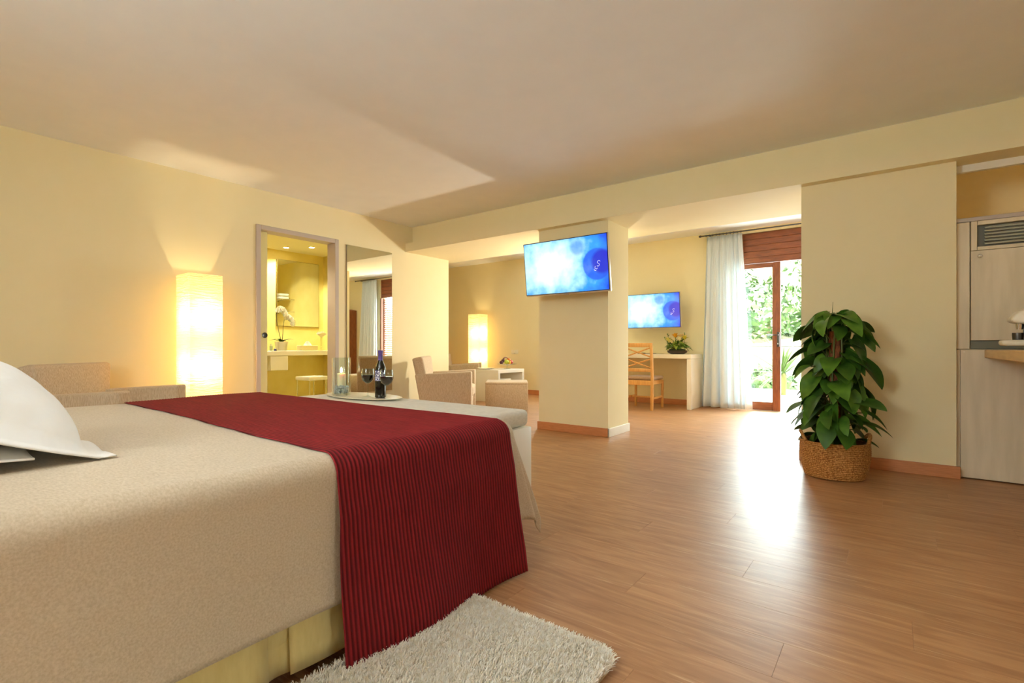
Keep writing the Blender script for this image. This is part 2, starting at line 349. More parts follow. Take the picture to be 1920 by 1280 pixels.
# mirror of the vanity, counter, drawer
mr = thing('vanity_mirror', 'frameless vanity mirror on the yellow bathroom wall', 'mirror', (XBW, 4.03, 1.22))
bm = new(); box(bm, (.002, -.33, 0), (.022, .335, .97), .002, 1); obj('backing', bm, mat('mirror_backing', (150,130,70), .5), mr)
bm = new(); box(bm, (.0225, -.325, .005), (.026, .33, .965)); obj('mirror_glass', bm, MIRRORM, mr, smooth=False)
vc = thing('vanity_counter', 'long white counter along the bathroom wall', 'counter', (-6.85, 3.4, .80))
bm = new(); box(bm, (-.248, -1.0, 0), (.25, 1.05, .065), .004, 1); obj('counter_slab', bm, WHITEL, vc)
bm = new(); box(bm, (-.248, -.8, -.8), (-.2, .9, -.0005)); obj('support_panel', bm, BATHW, vc)
bm = new(); box(bm, (-.19, -.03, -.20), (.225, .215, -.0005), .003, 1); vd = obj('drawer', bm, WHITEL, vc)
bm = new(); box(bm, (.2255, -.028, -.196), (.245, .213, -.005), .003, 1); obj('drawer_front', bm, WHITEL, vd)
st = thing('stool', 'white padded stool with thin metal legs in the bathroom', 'stool', (-6.50, 3.90, 0), .12)
bm = new(); box(bm, (-.15, -.155, .455), (.15, .155, .51), .012, 2); obj('seat', bm, mat('white_vinyl', (244,240,226), .4), st)
for sx in (-1, 1):
    for sy in (-1, 1):
        bm = new(); tube(bm, [(sx*.13, sy*.135, 0), (sx*.13, sy*.135, .456)], .009, 8); obj('leg', bm, CHROME, st)
# orchid
orc = thing('orchid', 'white moth orchid in a white ceramic pot on the bathroom counter', 'orchid', (-6.72, 3.58, .866))
bm = new(); lathe(bm, [(.0,.0),(.062,0),(.068,.01),(.085,.115),(.088,.125),(.08,.125),(.072,.06),(0,.06)], 28); obj('pot', bm, mat('white_ceramic', (244,240,226), .25), orc)
bm = new(); lathe(bm, [(0,.06),(.074,.06),(.078,.105),(0,.112)], 20); obj('soil', bm, mat('bark_soil', (70,50,30), .9), orc)
ORL = mat('orchid_leaf', (82,112,44), .4); ORS = mat('orchid_stem', (70,74,36), .5); ORP = mat('orchid_petal', (250,246,232), .6, Subsurface_Weight=.1)
def strap_leaf(l, w, droop, n=7, fold=.25):
    bm = new(); rows = []
    for i in range(n+1):
        t = i/n; ww = w*math.sin(PI*min(1, t*.92+.08))**.6*(1-t**4)
        x = l*t; z = droop[0]*t+droop[1]*t*t
        rows.append([bm.verts.new((x, s*ww/2, z+fold*abs(s)*ww*.5)) for s in (-1, 0, 1)])
    for a, b in zip(rows, rows[1:]):
        for k in range(2): bm.faces.new((a[k], b[k], b[k+1], a[k+1]))
    return bm
olm = mesh_of('orchid_leaf', strap_leaf(.17, .05, (.10, -.10)), ORL)
for k in range(6): link('leaf', olm, orc, (0, 0, .11), (0, -.15-.1*(k % 2), k*PI/3+.2))
pet = new(); c0 = pet.verts.new((0,0,0)); rim = [pet.verts.new((.042*math.cos(a)*(.9), .034*math.sin(a)+.0, .010*math.cos(2*a))) for a in [2*PI*i/12 for i in range(12)]]
for v in rim: v.co.x += .030
for i in range(12): pet.faces.new((c0, rim[i], rim[(i+1) % 12]))
petm = mesh_of('petal', pet, ORP)
def orchid_stem(pts, nf):
    bm = new(); tube(bm, pts, .004, 6); s = obj('stem', bm, ORS, orc)
    k = len(pts)
    for i in range(nf):
        t = .60+.40*i/(nf-1); f = t*(k-1); a = int(min(f, k-2)); p = Vector(pts[a]).lerp(Vector(pts[a+1]), f-a)
        for q in range(5):
            link('petal', petm, s, tuple(p+Vector((.025, random.uniform(-.012,.012), -.015))), (q*2*PI/5+random.random()*.2, 0, 0)).rotation_euler = Euler((0, -PI/2+.35, 0)).to_matrix().to_4x4().to_euler() if False else ((q*2*PI/5)+.3, -1.25+random.uniform(-.2,.2), random.uniform(-.2,.2))
orchid_stem([(0,0,.11),(.01,-.04,.25),(.01,-.07,.40),(.02,-.085,.50),(.03,-.06,.565),(.04,-.02,.55),(.05,.005,.49)], 6)
orchid_stem([(0,.01,.11),(.01,.015,.26),(.01,.02,.36),(.02,.03,.43),(.03,.06,.455),(.04,.10,.42),(.05,.12,.36)], 6)
tb = thing('tissue_box', 'cream tissue box with a tissue pulled up', 'tissue box', (-6.70, 3.955, .866))
bm = new(); box(bm, (-.06, -.13, 0), (.06, .13, .075), .004, 1); obj('carton', bm, mat('cream_card', (232,222,170), .6), tb)
bm = new()
rows = []
for i in range(9):
    t = i/8; yy = -.065+.13*t; h = .075+.062*math.sin(PI*t)**.7
    rows.append([bm.verts.new((-.012+.008*math.sin(9*t), yy*.7, .074)), bm.verts.new((.006*math.sin(13*t), yy, h)), bm.verts.new((.014+.006*math.cos(7*t), yy*.7, .074))])
for a, b in zip(rows, rows[1:]):
    for k in range(2): bm.faces.new((a[k], b[k], b[k+1], a[k+1]))
obj('tissue', bm, PILLOW, tb)
vs = thing('bud_vase', 'slim clear glass vase holding one white flower', 'vase', (-6.70, 4.17, .866))
bm = new(); lathe(bm, [(0,0),(.04,0),(.04,.006),(.012,.014),(.010,.10),(.014,.20),(.011,.20),(.007,.10),(.006,.02),(0,.02)], 18); obj('glass', bm, GLASS, vs)
bm = new()
for q in range(3):
    base = bm.verts.new((0,0,.19+.005*q)); n = 10
    rim = [bm.verts.new(((.085-.02*q)*math.cos(2*PI*i/n+q)*.8, (.085-.02*q)*math.sin(2*PI*i/n+q), .25+.012*q+.012*math.cos(3*2*PI*i/n))) for i in range(n)]
    for i in range(n): bm.faces.new((base, rim[i], rim[(i+1) % n]))
obj('flower', bm, ORP, vs)
for i, (yy, c, lab) in enumerate(((3.395, (190,205,170), 'small pale green toiletry bottle beside the orchid pot'), (3.45, (40,50,120), 'small dark blue jar in front of the orchid pot'))):
    t = thing('toiletry_bottle', lab, 'bottle', (-6.64, yy, .866))
    h = .07 if i == 0 else .025
    bm = new(); lathe(bm, [(0,0),(.018,0),(.02,.004),(.02,h-.006),(.012,h),(0,h)], 16); obj('body', bm, mat('toiletry_%d' % i, c, .3), t)
    bm = new(); lathe(bm, [(0,h),(.011,h),(.011,h+.018),(0,h+.018)], 14); obj('cap', bm, mat('toiletry_cap', (230,228,214), .4), t)
# towel shelf on the near bathroom wall, seen in the vanity mirror
tr = thing('towel_rack', 'metal towel shelf on the bathroom wall seen in the mirror', 'towel rack', (-5.95, YB1, 1.70))
for z in (0, -.2):
    bm = new(); tube(bm, [(-.25,0,z),(-.25,-.22,z),(.25,-.22,z),(.25,0,z)], .007, 6); obj('rail', bm, CHROME, tr)
bm = new(); tube(bm, [(-.25,-.11,0),(.25,-.11,0)], .006, 6); obj('rail', bm, CHROME, tr)
tw = thing('folded_towel', 'folded white towel on the bathroom towel shelf', 'towel', (-5.95, YB1-.13, 1.7075))
for k in range(2):
    bm = new(); box(bm, (-.17, -.085, .05*k), (.17, .09, .05*k+.049), .02, 3); obj('towel_fold', bm, PILLOW, tw)
# downlights
DLE = emit_mat('downlight_glow', (255,240,190), 30)
for i, (x, y) in enumerate(((-6.55, 3.93), (-6.85, 3.72), (-5.95, 2.95))):  # the last one is added out of view to brighten the vanity drawer
    t = thing('downlight', ('recessed round downlight over the front of the bathroom counter' if i == 0 else 'recessed round downlight above the vanity mirror' if i == 1 else 'added unseen downlight just inside the bathroom doorway'), 'downlight', (x, y, ZB), 0, 'bathroom downlights')
    bm = new(); lathe(bm, [(.035,0),(.05,0),(.05,-.006),(.035,-.003)], 24, cap=False); obj('ring', bm, WHITEL, t)
    bm = new(); lathe(bm, [(0,-.002),(.034,-.002)], 24, cap=False); obj('lens', bm, DLE, t)
    l = bpy.data.lights.new('downlight_lamp', 'SPOT'); l.energy = (44, 40, 40)[i]; l.color = (1.0, .93, .66); l.spot_size = 2.3; l.spot_blend = .6; l.shadow_soft_size = .035
    lo = bpy.data.objects.new('downlight_lamp', l); COL.objects.link(lo); lo.parent = t; lo.location = (0, 0, -.02)
t = thing('downlight', 'added unseen downlight over the kitchenette cabinets', 'downlight', (2.0, 5.25, 2.46))  # added out of view to brighten the kitchenette niche
bm = new(); lathe(bm, [(.035,0),(.05,0),(.05,-.006),(.035,-.003)], 24, cap=False); obj('ring', bm, WHITEL, t)
bm = new(); lathe(bm, [(0,-.002),(.034,-.002)], 24, cap=False); obj('lens', bm, DLE, t)
l = bpy.data.lights.new('downlight_lamp', 'SPOT'); l.energy = 30; l.color = (1.0, .88, .60); l.spot_size = 2.7; l.spot_blend = .6; l.shadow_soft_size = .035
lo = bpy.data.objects.new('downlight_lamp', l); COL.objects.link(lo); lo.parent = t; lo.location = (0, 0, -.02)
# ------------------------------------------------------------------ terrace door
d2 = tag(bpy.data.objects.new('door_2', None), kind='structure'); COL.objects.link(d2); d2.location = (0, YF, 0)
def dpart(nm, lo, hi, m=WOODV, par=None, bev=.004):
    bm = new(); box(bm, lo, hi, bev, 1); return obj(nm, bm, m, par or d2)
for k in range(5):
    dpart('header_board', (DX0+.022, .02, 2.135+.089*k), (DX1-.022, .06, 2.135+.089*k+.0875), WOODD)
dpart('header_backing', (DX0+.022, .061, 2.132), (DX1-.022, .075, 2.584), WOODD)
dpart('door_frame', (DX0, .0, 0), (DX0+.05, .10, 2.13)); dpart('door_frame', (DX1-.05, .0, 0), (DX1, .10, 2.13))
lf = tag(bpy.data.objects.new('door_leaf', None)); COL.objects.link(lf); lf.parent = d2
dpart('stile', (-1.378, .01, .0), (-1.275, .06, 2.13), par=lf); dpart('stile', (-1.999, .01, 0), (-1.92, .06, 2.13), par=lf)
dpart('rail', (-1.92, .01, .005), (-1.378, .06, .125), WOODD, lf); dpart('rail', (-1.92, .01, 2.06), (-1.378, .06, 2.13), WOODD, lf)
bm = new(); box(bm, (-1.92, .033, .125), (-1.378, .038, 2.06)); obj('pane', bm, GLASS, lf, smooth=False)
bm = new(); box(bm, (-1.318, -.004, .92), (-1.285, .01, 1.13), .004, 2); tube(bm, [(-1.30,.0,1.09),(-1.30,-.05,1.09)], .009, 8); tube(bm, [(-1.295,-.05,1.09),(-1.44,-.052,1.088)], .009, 8); obj('handle', bm, STEEL, lf)
bm = new(); lathe(bm, [(0,0),(.011,0),(.011,.008),(0,.008)], 14); obj('lock', bm, CHROME, lf, (-1.302, -.004, .965), (PI/2,0,0))
dpart('sill', (DX0, -.01, -.004), (DX1, .2, .006), mat('stone_sill', (200,190,176), .4), bev=.002)
sh = tag(bpy.data.objects.new('shutter', None)); COL.objects.link(sh); sh.parent = d2
for x in (-.92, -.47): dpart('stile', (x, .08, 0), (x+.05, .12, 2.13), par=sh)
for k in range(40):
    bm = new(); box(bm, (-.87, -.02, -.003), (-.47, .02, .003)); o = obj('slat', bm, WOODD, sh, (0, .10, .05+.052*k), (.6, 0, 0), smooth=False)
# ------------------------------------------------------------------ outside
PAVE = mat('pale_terrace_stone', (226,220,208), .7)
bm = new(); box(bm, (-6, 8.15, -.2), (4, 12.4, -.02)); struct('floor_terrace', bm, PAVE)
bm = new(); box(bm, (-6, 8.15, 2.35), (4, 9.25, 2.5)); struct('ceiling_porch', bm, WHITEL)
HILL = noisy(mat('dry_hillside', rough=.9), (60,78,46), (120,116,80), 1.6, 6, (1,1,1), 0, .35, .65)
nx, ny = 40, 24; P = np.zeros((nx, ny, 3))
for i in range(nx):
    for j in range(ny):
        X = -26+44*i/(nx-1); Yy = 12.4+26*j/(ny-1)
        P[i, j] = (X, Yy, -.6+max(0, (j/(ny-1)))*10.0+.5*math.sin(X*.7+j)*math.sin(j*.9+X*.3))
tag(grid_obj('hillside', P, HILL), 'dry green hillside rising beyond the terrace', 'hillside', kind='structure')
LEAFG = noisy(mat('shrub_leaf', rough=.6), (46,72,36), (84,110,56), 3, 3)
def foliage(n, rx, ry, rz, size):
    """one mesh of n small leaf blades spread over an uneven crown"""
    d = rng.normal(size=(n, 3)); d /= np.linalg.norm(d, axis=1)[:, None]
    rad = (.72+.28*rng.random(n))*(1+.16*np.sin(5*d[:,0]+3*d[:,2])*np.cos(4*d[:,1]))
    c = d*rad[:, None]*np.array([rx, ry, rz]); c[:, 2] += rz
    a = rng.normal(size=(n, 3)); a /= np.linalg.norm(a, axis=1)[:, None]; b = np.cross(a, d); b /= np.linalg.norm(b, axis=1)[:, None]+1e-6
    s = size*(.6+.8*rng.random(n))[:, None]
    V = np.stack([c-a*s, c-b*s*.45, c+a*s, c+b*s*.45], 1).reshape(-1, 3)
    F = np.arange(4*n).reshape(n, 4)
    me = bpy.data.meshes.new('foliage'); me.from_pydata(V.tolist(), [], F.tolist()); me.materials.append(LEAFG); return me
shr = [(-4.1,13.4,.85,.8),(-2.35,13.0,.6,.6),(-.9,14.2,.8,.9),(.5,13.0,.6,.7),(-6.2,16.0,1.3,1.4),(-3.0,16.6,1.3,1.6),(-9.5,18.5,1.7,1.8),(.3,17.2,1.3,1.5),(-6.0,21,1.8,2.0),(-1.6,22,1.8,2.0)]
words_ = ['widest low shrub left of the terrace plants','small low shrub just beyond the terrace edge','rounded shrub behind the spiky yucca','small shrub at the right edge of the terrace','tall shrub on the slope seen through the glass door leaf','dense dark shrub halfway up the hillside','large shrub far left on the hillside','shrub on the slope seen through the open door','big pale shrub high on the hillside','pale shrub at the top of the open doorway view']
for (x, yy, r, h), wd in zip(shr, words_):
    z0 = -.6+max(0, (yy-12.4)/26)*10
    t = thing('shrub', wd, 'shrub', (x, yy, z0), 0, 'shrubs beyond the terrace')
    tag(link('foliage', foliage(900, r, r, h*.62, .13), t), kind='stuff')
    bm = new(); tube(bm, [(0,0,-.1),(.05,.03,h*.5)], .06, 6, .03); obj('stem', bm, mat('bark', (96,76,54), .9), t)
yu = thing('yucca', 'spiky green yucca growing on the terrace outside the door', 'yucca', (-1.72, 11.0, -.02))
YUL = mat('yucca_leaf', (66,92,36), .5)
bm = new(); tube(bm, [(0,0,0),(.02,0,.25),(0,.01,.42)], .06, 8, .05); obj('trunk', bm, mat('yucca_trunk', (96,98,50), .8), yu)
yms = [mesh_of('yucca_blade', strap_leaf(.85, .05, (0, -.10-.16*k), 6, .3), YUL) for k in range(3)]
for k in range(46):
    el = random.uniform(-.1, 1.35); link('leaf', yms[k % 3], yu, (0, 0, .40), (0, -el, k*2.399)).scale = (random.uniform(.75, 1.1),)*3
rl = thing('terrace_railing', 'thin wire railing along the terrace edge', 'railing', (-1.0, 12.2, -.02))
for z in (.45, .95):
    bm = new(); tube(bm, [(-4,0,z),(4,0,z)], .006 if z < .9 else .012, 6); obj('wire', bm, STEEL, rl)
for x in (-4, -2.6, 2, 4):
    bm = new(); tube(bm, [(x,0,0),(x,0,.97)], .018, 8); obj('post', bm, STEEL, rl)
# ------------------------------------------------------------------ curtains
def curtain(x0, x1, xb0, xb1, label):
    nu, nv = 120, 30; P = np.zeros((nu, nv, 3)); nf = 6
    for i in range(nu):
        s = i/(nu-1)
        for j in range(nv):
            t = j/(nv-1)   # 0 top
            a = x0+(x1-x0)*s; b = xb0+(xb1-xb0)*s; amp = .022+.030*t
            x = a+(b-a)*t+.012*math.sin(2*PI*s*nf*1.0+2)*t
            P[i, j] = (x, .03+amp*math.sin(2*PI*nf*(s+.035*math.sin(7*s)+.02*math.sin(15*s)))+.01*math.sin(2*PI*23*s)*(1-t), 2.575-2.555*t)
    t = thing('curtain', label, 'curtain', (0, 7.79, 0))
    o = grid_obj('cloth', P, CURT, t); md = o.modifiers.new('thick', 'SOLIDIFY'); md.thickness = .002
    for k in range(11):
        f = k/10; bm = new(); lathe(bm, [(.012,-.003),(.017,-.003),(.017,.003),(.012,.003),(.012,-.003)], 12, cap=False); obj('ring', bm, STEEL, t, (x0+(x1-x0)*f, -.012, 2.588), (0, PI/2, 0))
    return t
curtain(-2.245, -1.755, -2.33, -1.63, 'white floor-length curtain gathered left of the terrace door')
curtain(-.42, .12, -.42, .32, 'white floor-length curtain gathered right of the terrace door')
cr = thing('curtain_rod', 'dark metal curtain rod above the terrace door', 'curtain rod', (-1.0, 7.778, 2.59))
bm = new(); tube(bm, [(-1.32,0,0),(1.35,0,0)], .010, 10); obj('rod', bm, STEEL, cr)
for x in (-1.33, 1.36):
    bm = new(); lathe(bm, [(0,-.02),(.012,-.02),(.018,0),(.012,.02),(0,.02)], 12); obj('finial', bm, STEEL, cr, (x,0,0), (0,PI/2,0))
for x in (-1.2, 1.2):
    bm = new(); tube(bm, [(x,.17,0),(x,.0,0)], .007, 8); obj('bracket', bm, STEEL, cr)
cr2 = thing('curtain_rod', 'short end of a dark curtain rod showing beside the pillar', 'curtain rod', (-4.2, 7.80, 2.55))
bm = new(); tube(bm, [(-1.0,0,0),(.52,0,0)], .010, 10); obj('rod', bm, STEEL, cr2)
bm = new(); tube(bm, [(.42,.15,-.03),(.42,.0,0)], .009, 8); obj('bracket', bm, STEEL, cr2)
bm = new(); lathe(bm, [(0,-.02),(.012,-.02),(.018,0),(.012,.02),(0,.02)], 12); obj('finial', bm, STEEL, cr2, (.53,0,0), (0,PI/2,0))
# wooden wardrobe seen only in the wall mirror
wr = thing('wardrobe', 'reddish wooden door with arched top reflected in the wall mirror', 'wardrobe', (.90, 7.72, 0))
def arch(x0, x1, z0, z1, rise, n=10): return [(x0,z0),(x1,z0)]+[(x1-(x1-x0)*i/n, z1+rise*math.sin(PI*i/n)) for i in range(n+1)]
bm = new(); extrude_poly(bm, arch(-.36,.36,0,1.86,.05), 1, 0, .22); obj('body', bm, WOODV, wr)
for s in (-1, 1):
    bm = new(); extrude_poly(bm, [(s*.02,.08),(s*.33,.08),(s*.33,1.80),(s*.02,1.82)], 1, -.02, -.0005); dd = obj('door', bm, WOODV, wr)
    bm = new(); extrude_poly(bm, [(s*.07,.16),(s*.28,.16),(s*.28,1.72),(s*.07,1.73)], 1, -.024, -.0205); obj('panel', bm, mat('pale_panel', (200,184,140), .6), dd)
# ------------------------------------------------------------------ bed
BX0, BX1, BY0, BY1, BZ = -3.45, -1.285, -.30, 1.73, .600
bed = thing('bed', 'large double bed with a pale yellow pleated skirt', 'bed', (-2.37, .72, 0))
cx, cy = -2.37, .72
bm = new(); box(bm, (BX0-cx+.02, BY0-cy, .10), (BX1-cx-.03, BY1-cy-.03, .34), .02); obj('base', bm, SKIRT, bed)
bm = new(); box(bm, (BX0-cx+.01, BY0-cy, .342), (BX1-cx-.012, BY1-cy-.012, .592), .06, 4); obj('mattress', bm, PILLOW, bed)
for sx in (BX0-cx+.15, BX1-cx-.15):
    for sy in (BY0-cy+.15, BY1-cy-.15):
        bm = new(); lathe(bm, [(0,0),(.025,0),(.03,.10),(0,.10)], 12); obj('leg', bm, BLACK, bed, (sx, sy, 0))
bm = new(); box(bm, (BX0-cx-.1, BY0-cy-.17, 0), (BX1-cx+.1, BY0-cy-.09, 1.05), .02); obj('headboard', bm, CHAIRF, bed)
def skirt_panel(p0, p1, out, amp=.006, flare=.02, n=24):
    """one flat pleat panel between two ground points, hanging from z=.36 to z=.035"""
    p0 = Vector(p0); p1 = Vector(p1); o = Vector(out); P = np.zeros((n, 8, 3))
    for i in range(n):
        s = i/(n-1); b = p0.lerp(p1, s)
        for j in range(8):
            t = j/7; q = b+o*(flare*t+amp*math.sin(PI*s)*t+.004*math.sin(9*s)*t)
            P[i, j] = (q.x, q.y, .36-.325*t)
    g = grid_obj('skirt_panel', P, SKIRT, bed); md = g.modifiers.new('thick', 'SOLIDIFY'); md.thickness = .003
ys = [BY0, .10, .62, 1.0, BY1-.01]
pl = [(-.30,.18),(.185,.735),(.735,1.25),(1.25,1.70)]
for a, b in ((-.30,.655),(.715,1.205),(1.225,1.715)):
    skirt_panel((BX1-cx-.03, a-cy, 0), (BX1-cx-.03, b-cy, 0), (1,0,0), .008, .018)
for a, b in ((.61,.76),(1.17,1.27)): skirt_panel((BX1-cx-.045, a-cy, 0), (BX1-cx-.045, b-cy, 0), (1,0,0), 0., .016)
for a, b in ((BX1-.04, BX1-.75), (BX1-.76, BX0+.02)): skirt_panel((a-cx, BY1-cy-.03, 0), (b-cx, BY1-cy-.03, 0), (0,1,0))
def drape(nx_, ny_, x0, x1, y0f, y1f, lift, name, m, ribs=0., rib_p=.0145, foot_over=True, side_drop=.40, foot_drop=.40, flare=.03, skew=None, corner=.06, label='', cat=''):
    """cloth over the bed: flat coordinates (a across, b along) folded over the near side (+X) and foot (+Y) edges"""
    R = .055
    P = np.zeros((nx_, ny_, 3))
    A = np.linspace(x0, BX1+side_drop+.0, nx_)
    ex = BX1-R; ey = BY1-R; zt = BZ+lift
    for j in range(ny_):
        tb_ = j/(ny_-1)
        for i in range(nx_):
            a = A[i]; b0, b1 = y0f(a), y1f(a); b = b0+(b1-b0)*tb_
            ox = max(0, a-ex); oy = max(0, b-ey) if foot_over else 0.
            Lh = (ox**3+oy**3)**(1/3); hy = math.hypot(ox, oy)
            rl_ = (ribs*math.sin(2*PI*b/rib_p) if ribs else 0.)
            if Lh < 1e-9: P[i, j] = (a, b, zt+rl_+.002*math.sin(3.1*a+4*b)+.0015*math.sin(9*b+5*a)); continue
            dx, dy = ox/hy, oy/hy; ang = math.atan2(oy, ox)
            Rr = R+lift; arc = Rr*PI/2
            if Lh < arc: th = Lh/Rr; h = Rr*math.sin(th); v = Rr*(1-math.cos(th)); nh, nv = math.sin(th), math.cos(th)
            else:
                t = Lh-arc; c = math.sin(2*ang)**2
                h = Rr+flare*(t/.4)**1.5*(1-c)+corner*c*(t/.45)+(.010*math.sin(5*b+1)*min(1, t/.3)*(1-c) if foot_over else .016+.020*(1+math.sin(9*b-2.2))*min(1, t/.45)**1.5-.016*max(0, 1-t/.12))+.016*c*math.cos(14*ang)*min(1, t/.3); v = Rr+t; nh, nv = 1, 0
            h += rl_*nh
            P[i, j] = (min(a, ex)+dx*h, min(b, ey if foot_over else b)+dy*h+(.115*max(0, Lh-arc)/.45*math.sin(2*ang)**1.0 if foot_over and Lh > arc else 0), zt-v+rl_*nv)
    o = grid_obj(name, P, m); md = o.modifiers.new('thick', 'SOLIDIFY'); md.thickness = .004; md.offset = -1
    return tag(o, label, cat)
drape(150, 130, BX0+.02, None, lambda a: BY0, lambda a: BY1+.36, .004, 'bedspread', SPREAD, label='beige woven bedspread covering the whole bed', cat='bedspread', side_drop=.40)
def r0(a): return .845+.075*(BX1-a)/2.1 + (-.03 if a > BX1 else 0)*0
def r1(a): return 1.665+.01*(BX1-a)/2.1+.0*max(0, a-BX1)
drape(150, 360, BX0+.02, None, r0, r1, .012, 'bed_runner', RUNNER, ribs=.0016, foot_over=False, side_drop=.585, flare=.034, label='dark red ribbed bed runner laid across the foot of the bed', cat='bed runner')
# hemmed corner of runner
# pillow
def pillow(label, loc, rot, w=.72, h=.52, th=.21, fl=.055, under=.9):
    n = 56; P = np.zeros((n, n, 3)); Q = np.zeros((n, n, 3))
    for i in range(n):
        for j in range(n):
            u = -1+2*i/(n-1); v = -1+2*j/(n-1); x = u*(w/2+fl); y = v*(h/2+fl)
            ui = min(1, abs(x)/(w/2)); vi = min(1, abs(y)/(h/2))
            k = (max(0, 1-ui**2.6)*max(0, 1-vi**2.6))**.5
            wr_ = .006*math.sin(13*x+9*y)*math.sin(17*y-5*x)*k+.005*math.sin(55*x+20*math.sin(6*y))*max(0, max(ui, vi)-.45)*k+.004*math.sin(40*x)*max(0, vi-.6)*k
            z = th/2*k+wr_
            fx = 1-.05*k
            drp = .012*math.sin(6*u+2*v)*(1-k)
            P[i, j] = (x*fx, y*fx, z+drp+.0025); Q[i, j] = (x*fx, y*fx, -z*under+drp-.0025)
    V = np.concatenate([P.reshape(-1,3), Q.reshape(-1,3)]); idx = np.arange(n*n).reshape(n, n); F = []
    f = np.stack([idx[:-1,:-1], idx[1:,:-1], idx[1:,1:], idx[:-1,1:]], -1).reshape(-1,4); F += f.tolist(); F += (f[:, ::-1]+n*n).tolist()
    ring = [idx[i,0] for i in range(n)]+[idx[n-1,j] for j in range(1,n)]+[idx[i,n-1] for i in range(n-2,-1,-1)]+[idx[0,j] for j in range(n-2,0,-1)]
    for a, b in zip(ring, ring[1:]+ring[:1]): F.append([int(a), int(a+n*n), int(b+n*n), int(b)])
    me = bpy.data.meshes.new('pillow'); me.from_pydata(V.tolist(), [], F); me.materials.append(PILLOW); me.shade_smooth()
    Ln = rot[0]; up = Vector((0, -math.sin(Ln), math.cos(Ln))); fr = Vector((0, math.cos(Ln), math.sin(Ln)))
    Rz = Matrix.Rotation(rot[2], 4, 'Z')
    for v in me.vertices:
        q = Rz @ (Vector((-v.co.x, 0, 0))+up*v.co.y+fr*v.co.z); z = loc[2]+q.z; fl_ = BZ+.012
        if z < fl_: q.y += (fl_-z)*.75; q.z = fl_-loc[2]+.0035*(1+math.sin(9*q.x))*.5+(.004 if v.index < n*n else 0)
        v.co = q
    return tag(link('pillow', me, None, loc), label, 'pillow')
pillow('plump white flanged pillow propped at the head of the bed', (-2.14, .125, .708), (math.radians(73), 0, math.radians(3)), th=.40, under=.12)
pillow('flat white pillow lying under the plump pillow', (-2.14, -.04, .668), (math.radians(86), 0, math.radians(1)), th=.12, w=.70)
# ------------------------------------------------------------------ rug
rug = thing('rug', 'cream shaggy bedside rug on the wooden floor', 'rug', (-.95, .60, 0))
rx0, rx1, ry0, ry1 = -.30, .31, -.75, .74
def rrect(m_):
    pts = []
    for (cx_, cy_, a0) in ((rx1-m_, ry1-m_, 0), (rx0+m_, ry1-m_, 90), (rx0+m_, ry0+m_, 180), (rx1-m_, ry0+m_, 270)):
        for k in range(5): a = math.radians(a0+22.5*k); pts.append((cx_+m_*math.cos(a), cy_+m_*math.sin(a)))
    return pts
bm = new(); extrude_poly(bm, rrect(.05), 2, .0005, .014); obj('backing', bm, mat('rug_backing', (190,170,140), .95), rug)
nt_ = 110000
x = rng.uniform(rx0-.004, rx1+.004, nt_); yv = ry1+.006-(ry1-ry0-.25)*rng.random(nt_)**1.35
# rounded corners
kx = np.minimum(x-rx0, rx1-x); ky = np.minimum(ry1-yv, 9); keep = ~((kx < .05) & (ky < .05) & (np.hypot(.05-kx, .05-ky) > .056)); x = x[keep]; yv = yv[keep]; n = len(x)
ang = rng.uniform(0, 2*PI, n); lean = rng.uniform(.15, .95, n); ln = rng.uniform(.020, .034, n)
clump = np.sin(x*90)+np.sin(yv*80+2*np.sin(x*30)); ang += clump*.7
D = np.stack([np.cos(ang)*np.sin(lean), np.sin(ang)*np.sin(lean), np.cos(lean)], 1); S = np.stack([-np.sin(ang+.8), np.cos(ang+.8), np.zeros(n)], 1)*.0014
B = np.stack([x, yv, np.full(n, .012)], 1)
m1 = B+D*(ln*.5)[:, None]+np.array([0,0,.003]); tp = B+D*ln[:, None]; tp[:, 2] -= .003
V = np.stack([B-S, B+S, m1-S*1.15, m1+S*1.15, tp-S*.6, tp+S*.6], 1).reshape(-1, 3); b_ = np.arange(n)*6
F = np.concatenate([np.stack([b_, b_+1, b_+3, b_+2], 1), np.stack([b_+2, b_+3, b_+5, b_+4], 1)])
RUGM = noisy(mat('rug_wool', rough=.95, spec=.1), (240,230,212), (254,251,244), 60, 3)
me = bpy.data.meshes.new('pile'); me.from_pydata(V.tolist(), [], F.tolist()); me.materials.append(RUGM)
tag(link('pile', me, rug), kind='stuff')
# ------------------------------------------------------------------ bench at the foot of the bed
be = thing('storage_bench', 'white storage bench with padded linen lid at the foot of the bed', 'bench', (-2.48, 2.09, 0))
bm = new(); box(bm, (-.90, -.205, 0), (.865, .215, .475), .006, 2); obj('body', bm, WHITEL, be)
bm = new(); box(bm, (-.895, -.21, .478), (.855, .21, .57), .03, 4); obj('padded_lid', bm, BENCHF, be)
tz = .571
ty = thing('serving_tray', 'shallow cream oval tray on the padded bench', 'tray', (-2.90, 2.12, tz))
bm = new(); lathe(bm, [(0,0),(.17,0),(.23,.010),(.236,.016),(.23,.016),(.17,.006),(0,.006)], 40)
for v in bm.verts: v.co.x *= 1.55; v.co.y *= .68
obj('dish', bm, mat('cream_glaze', (236,230,206), .25), ty)
tz2 = tz+.0065
bo = thing('wine_bottle', 'dark wine bottle with violet capsule on the tray', 'bottle', (-2.748, 2.15, tz2))
BG = mat('dark_bottle_glass', (22,20,12), .06, spec=.7)
bm = new(); lathe(bm, [(0,.004),(.030,0),(.036,.006),(.0365,.19),(.034,.205),(.022,.235),(.0155,.255),(.014,.30),(.016,.302),(.016,.318),(0,.318)], 32); body_ = obj('bottle_glass', bm, BG, bo)
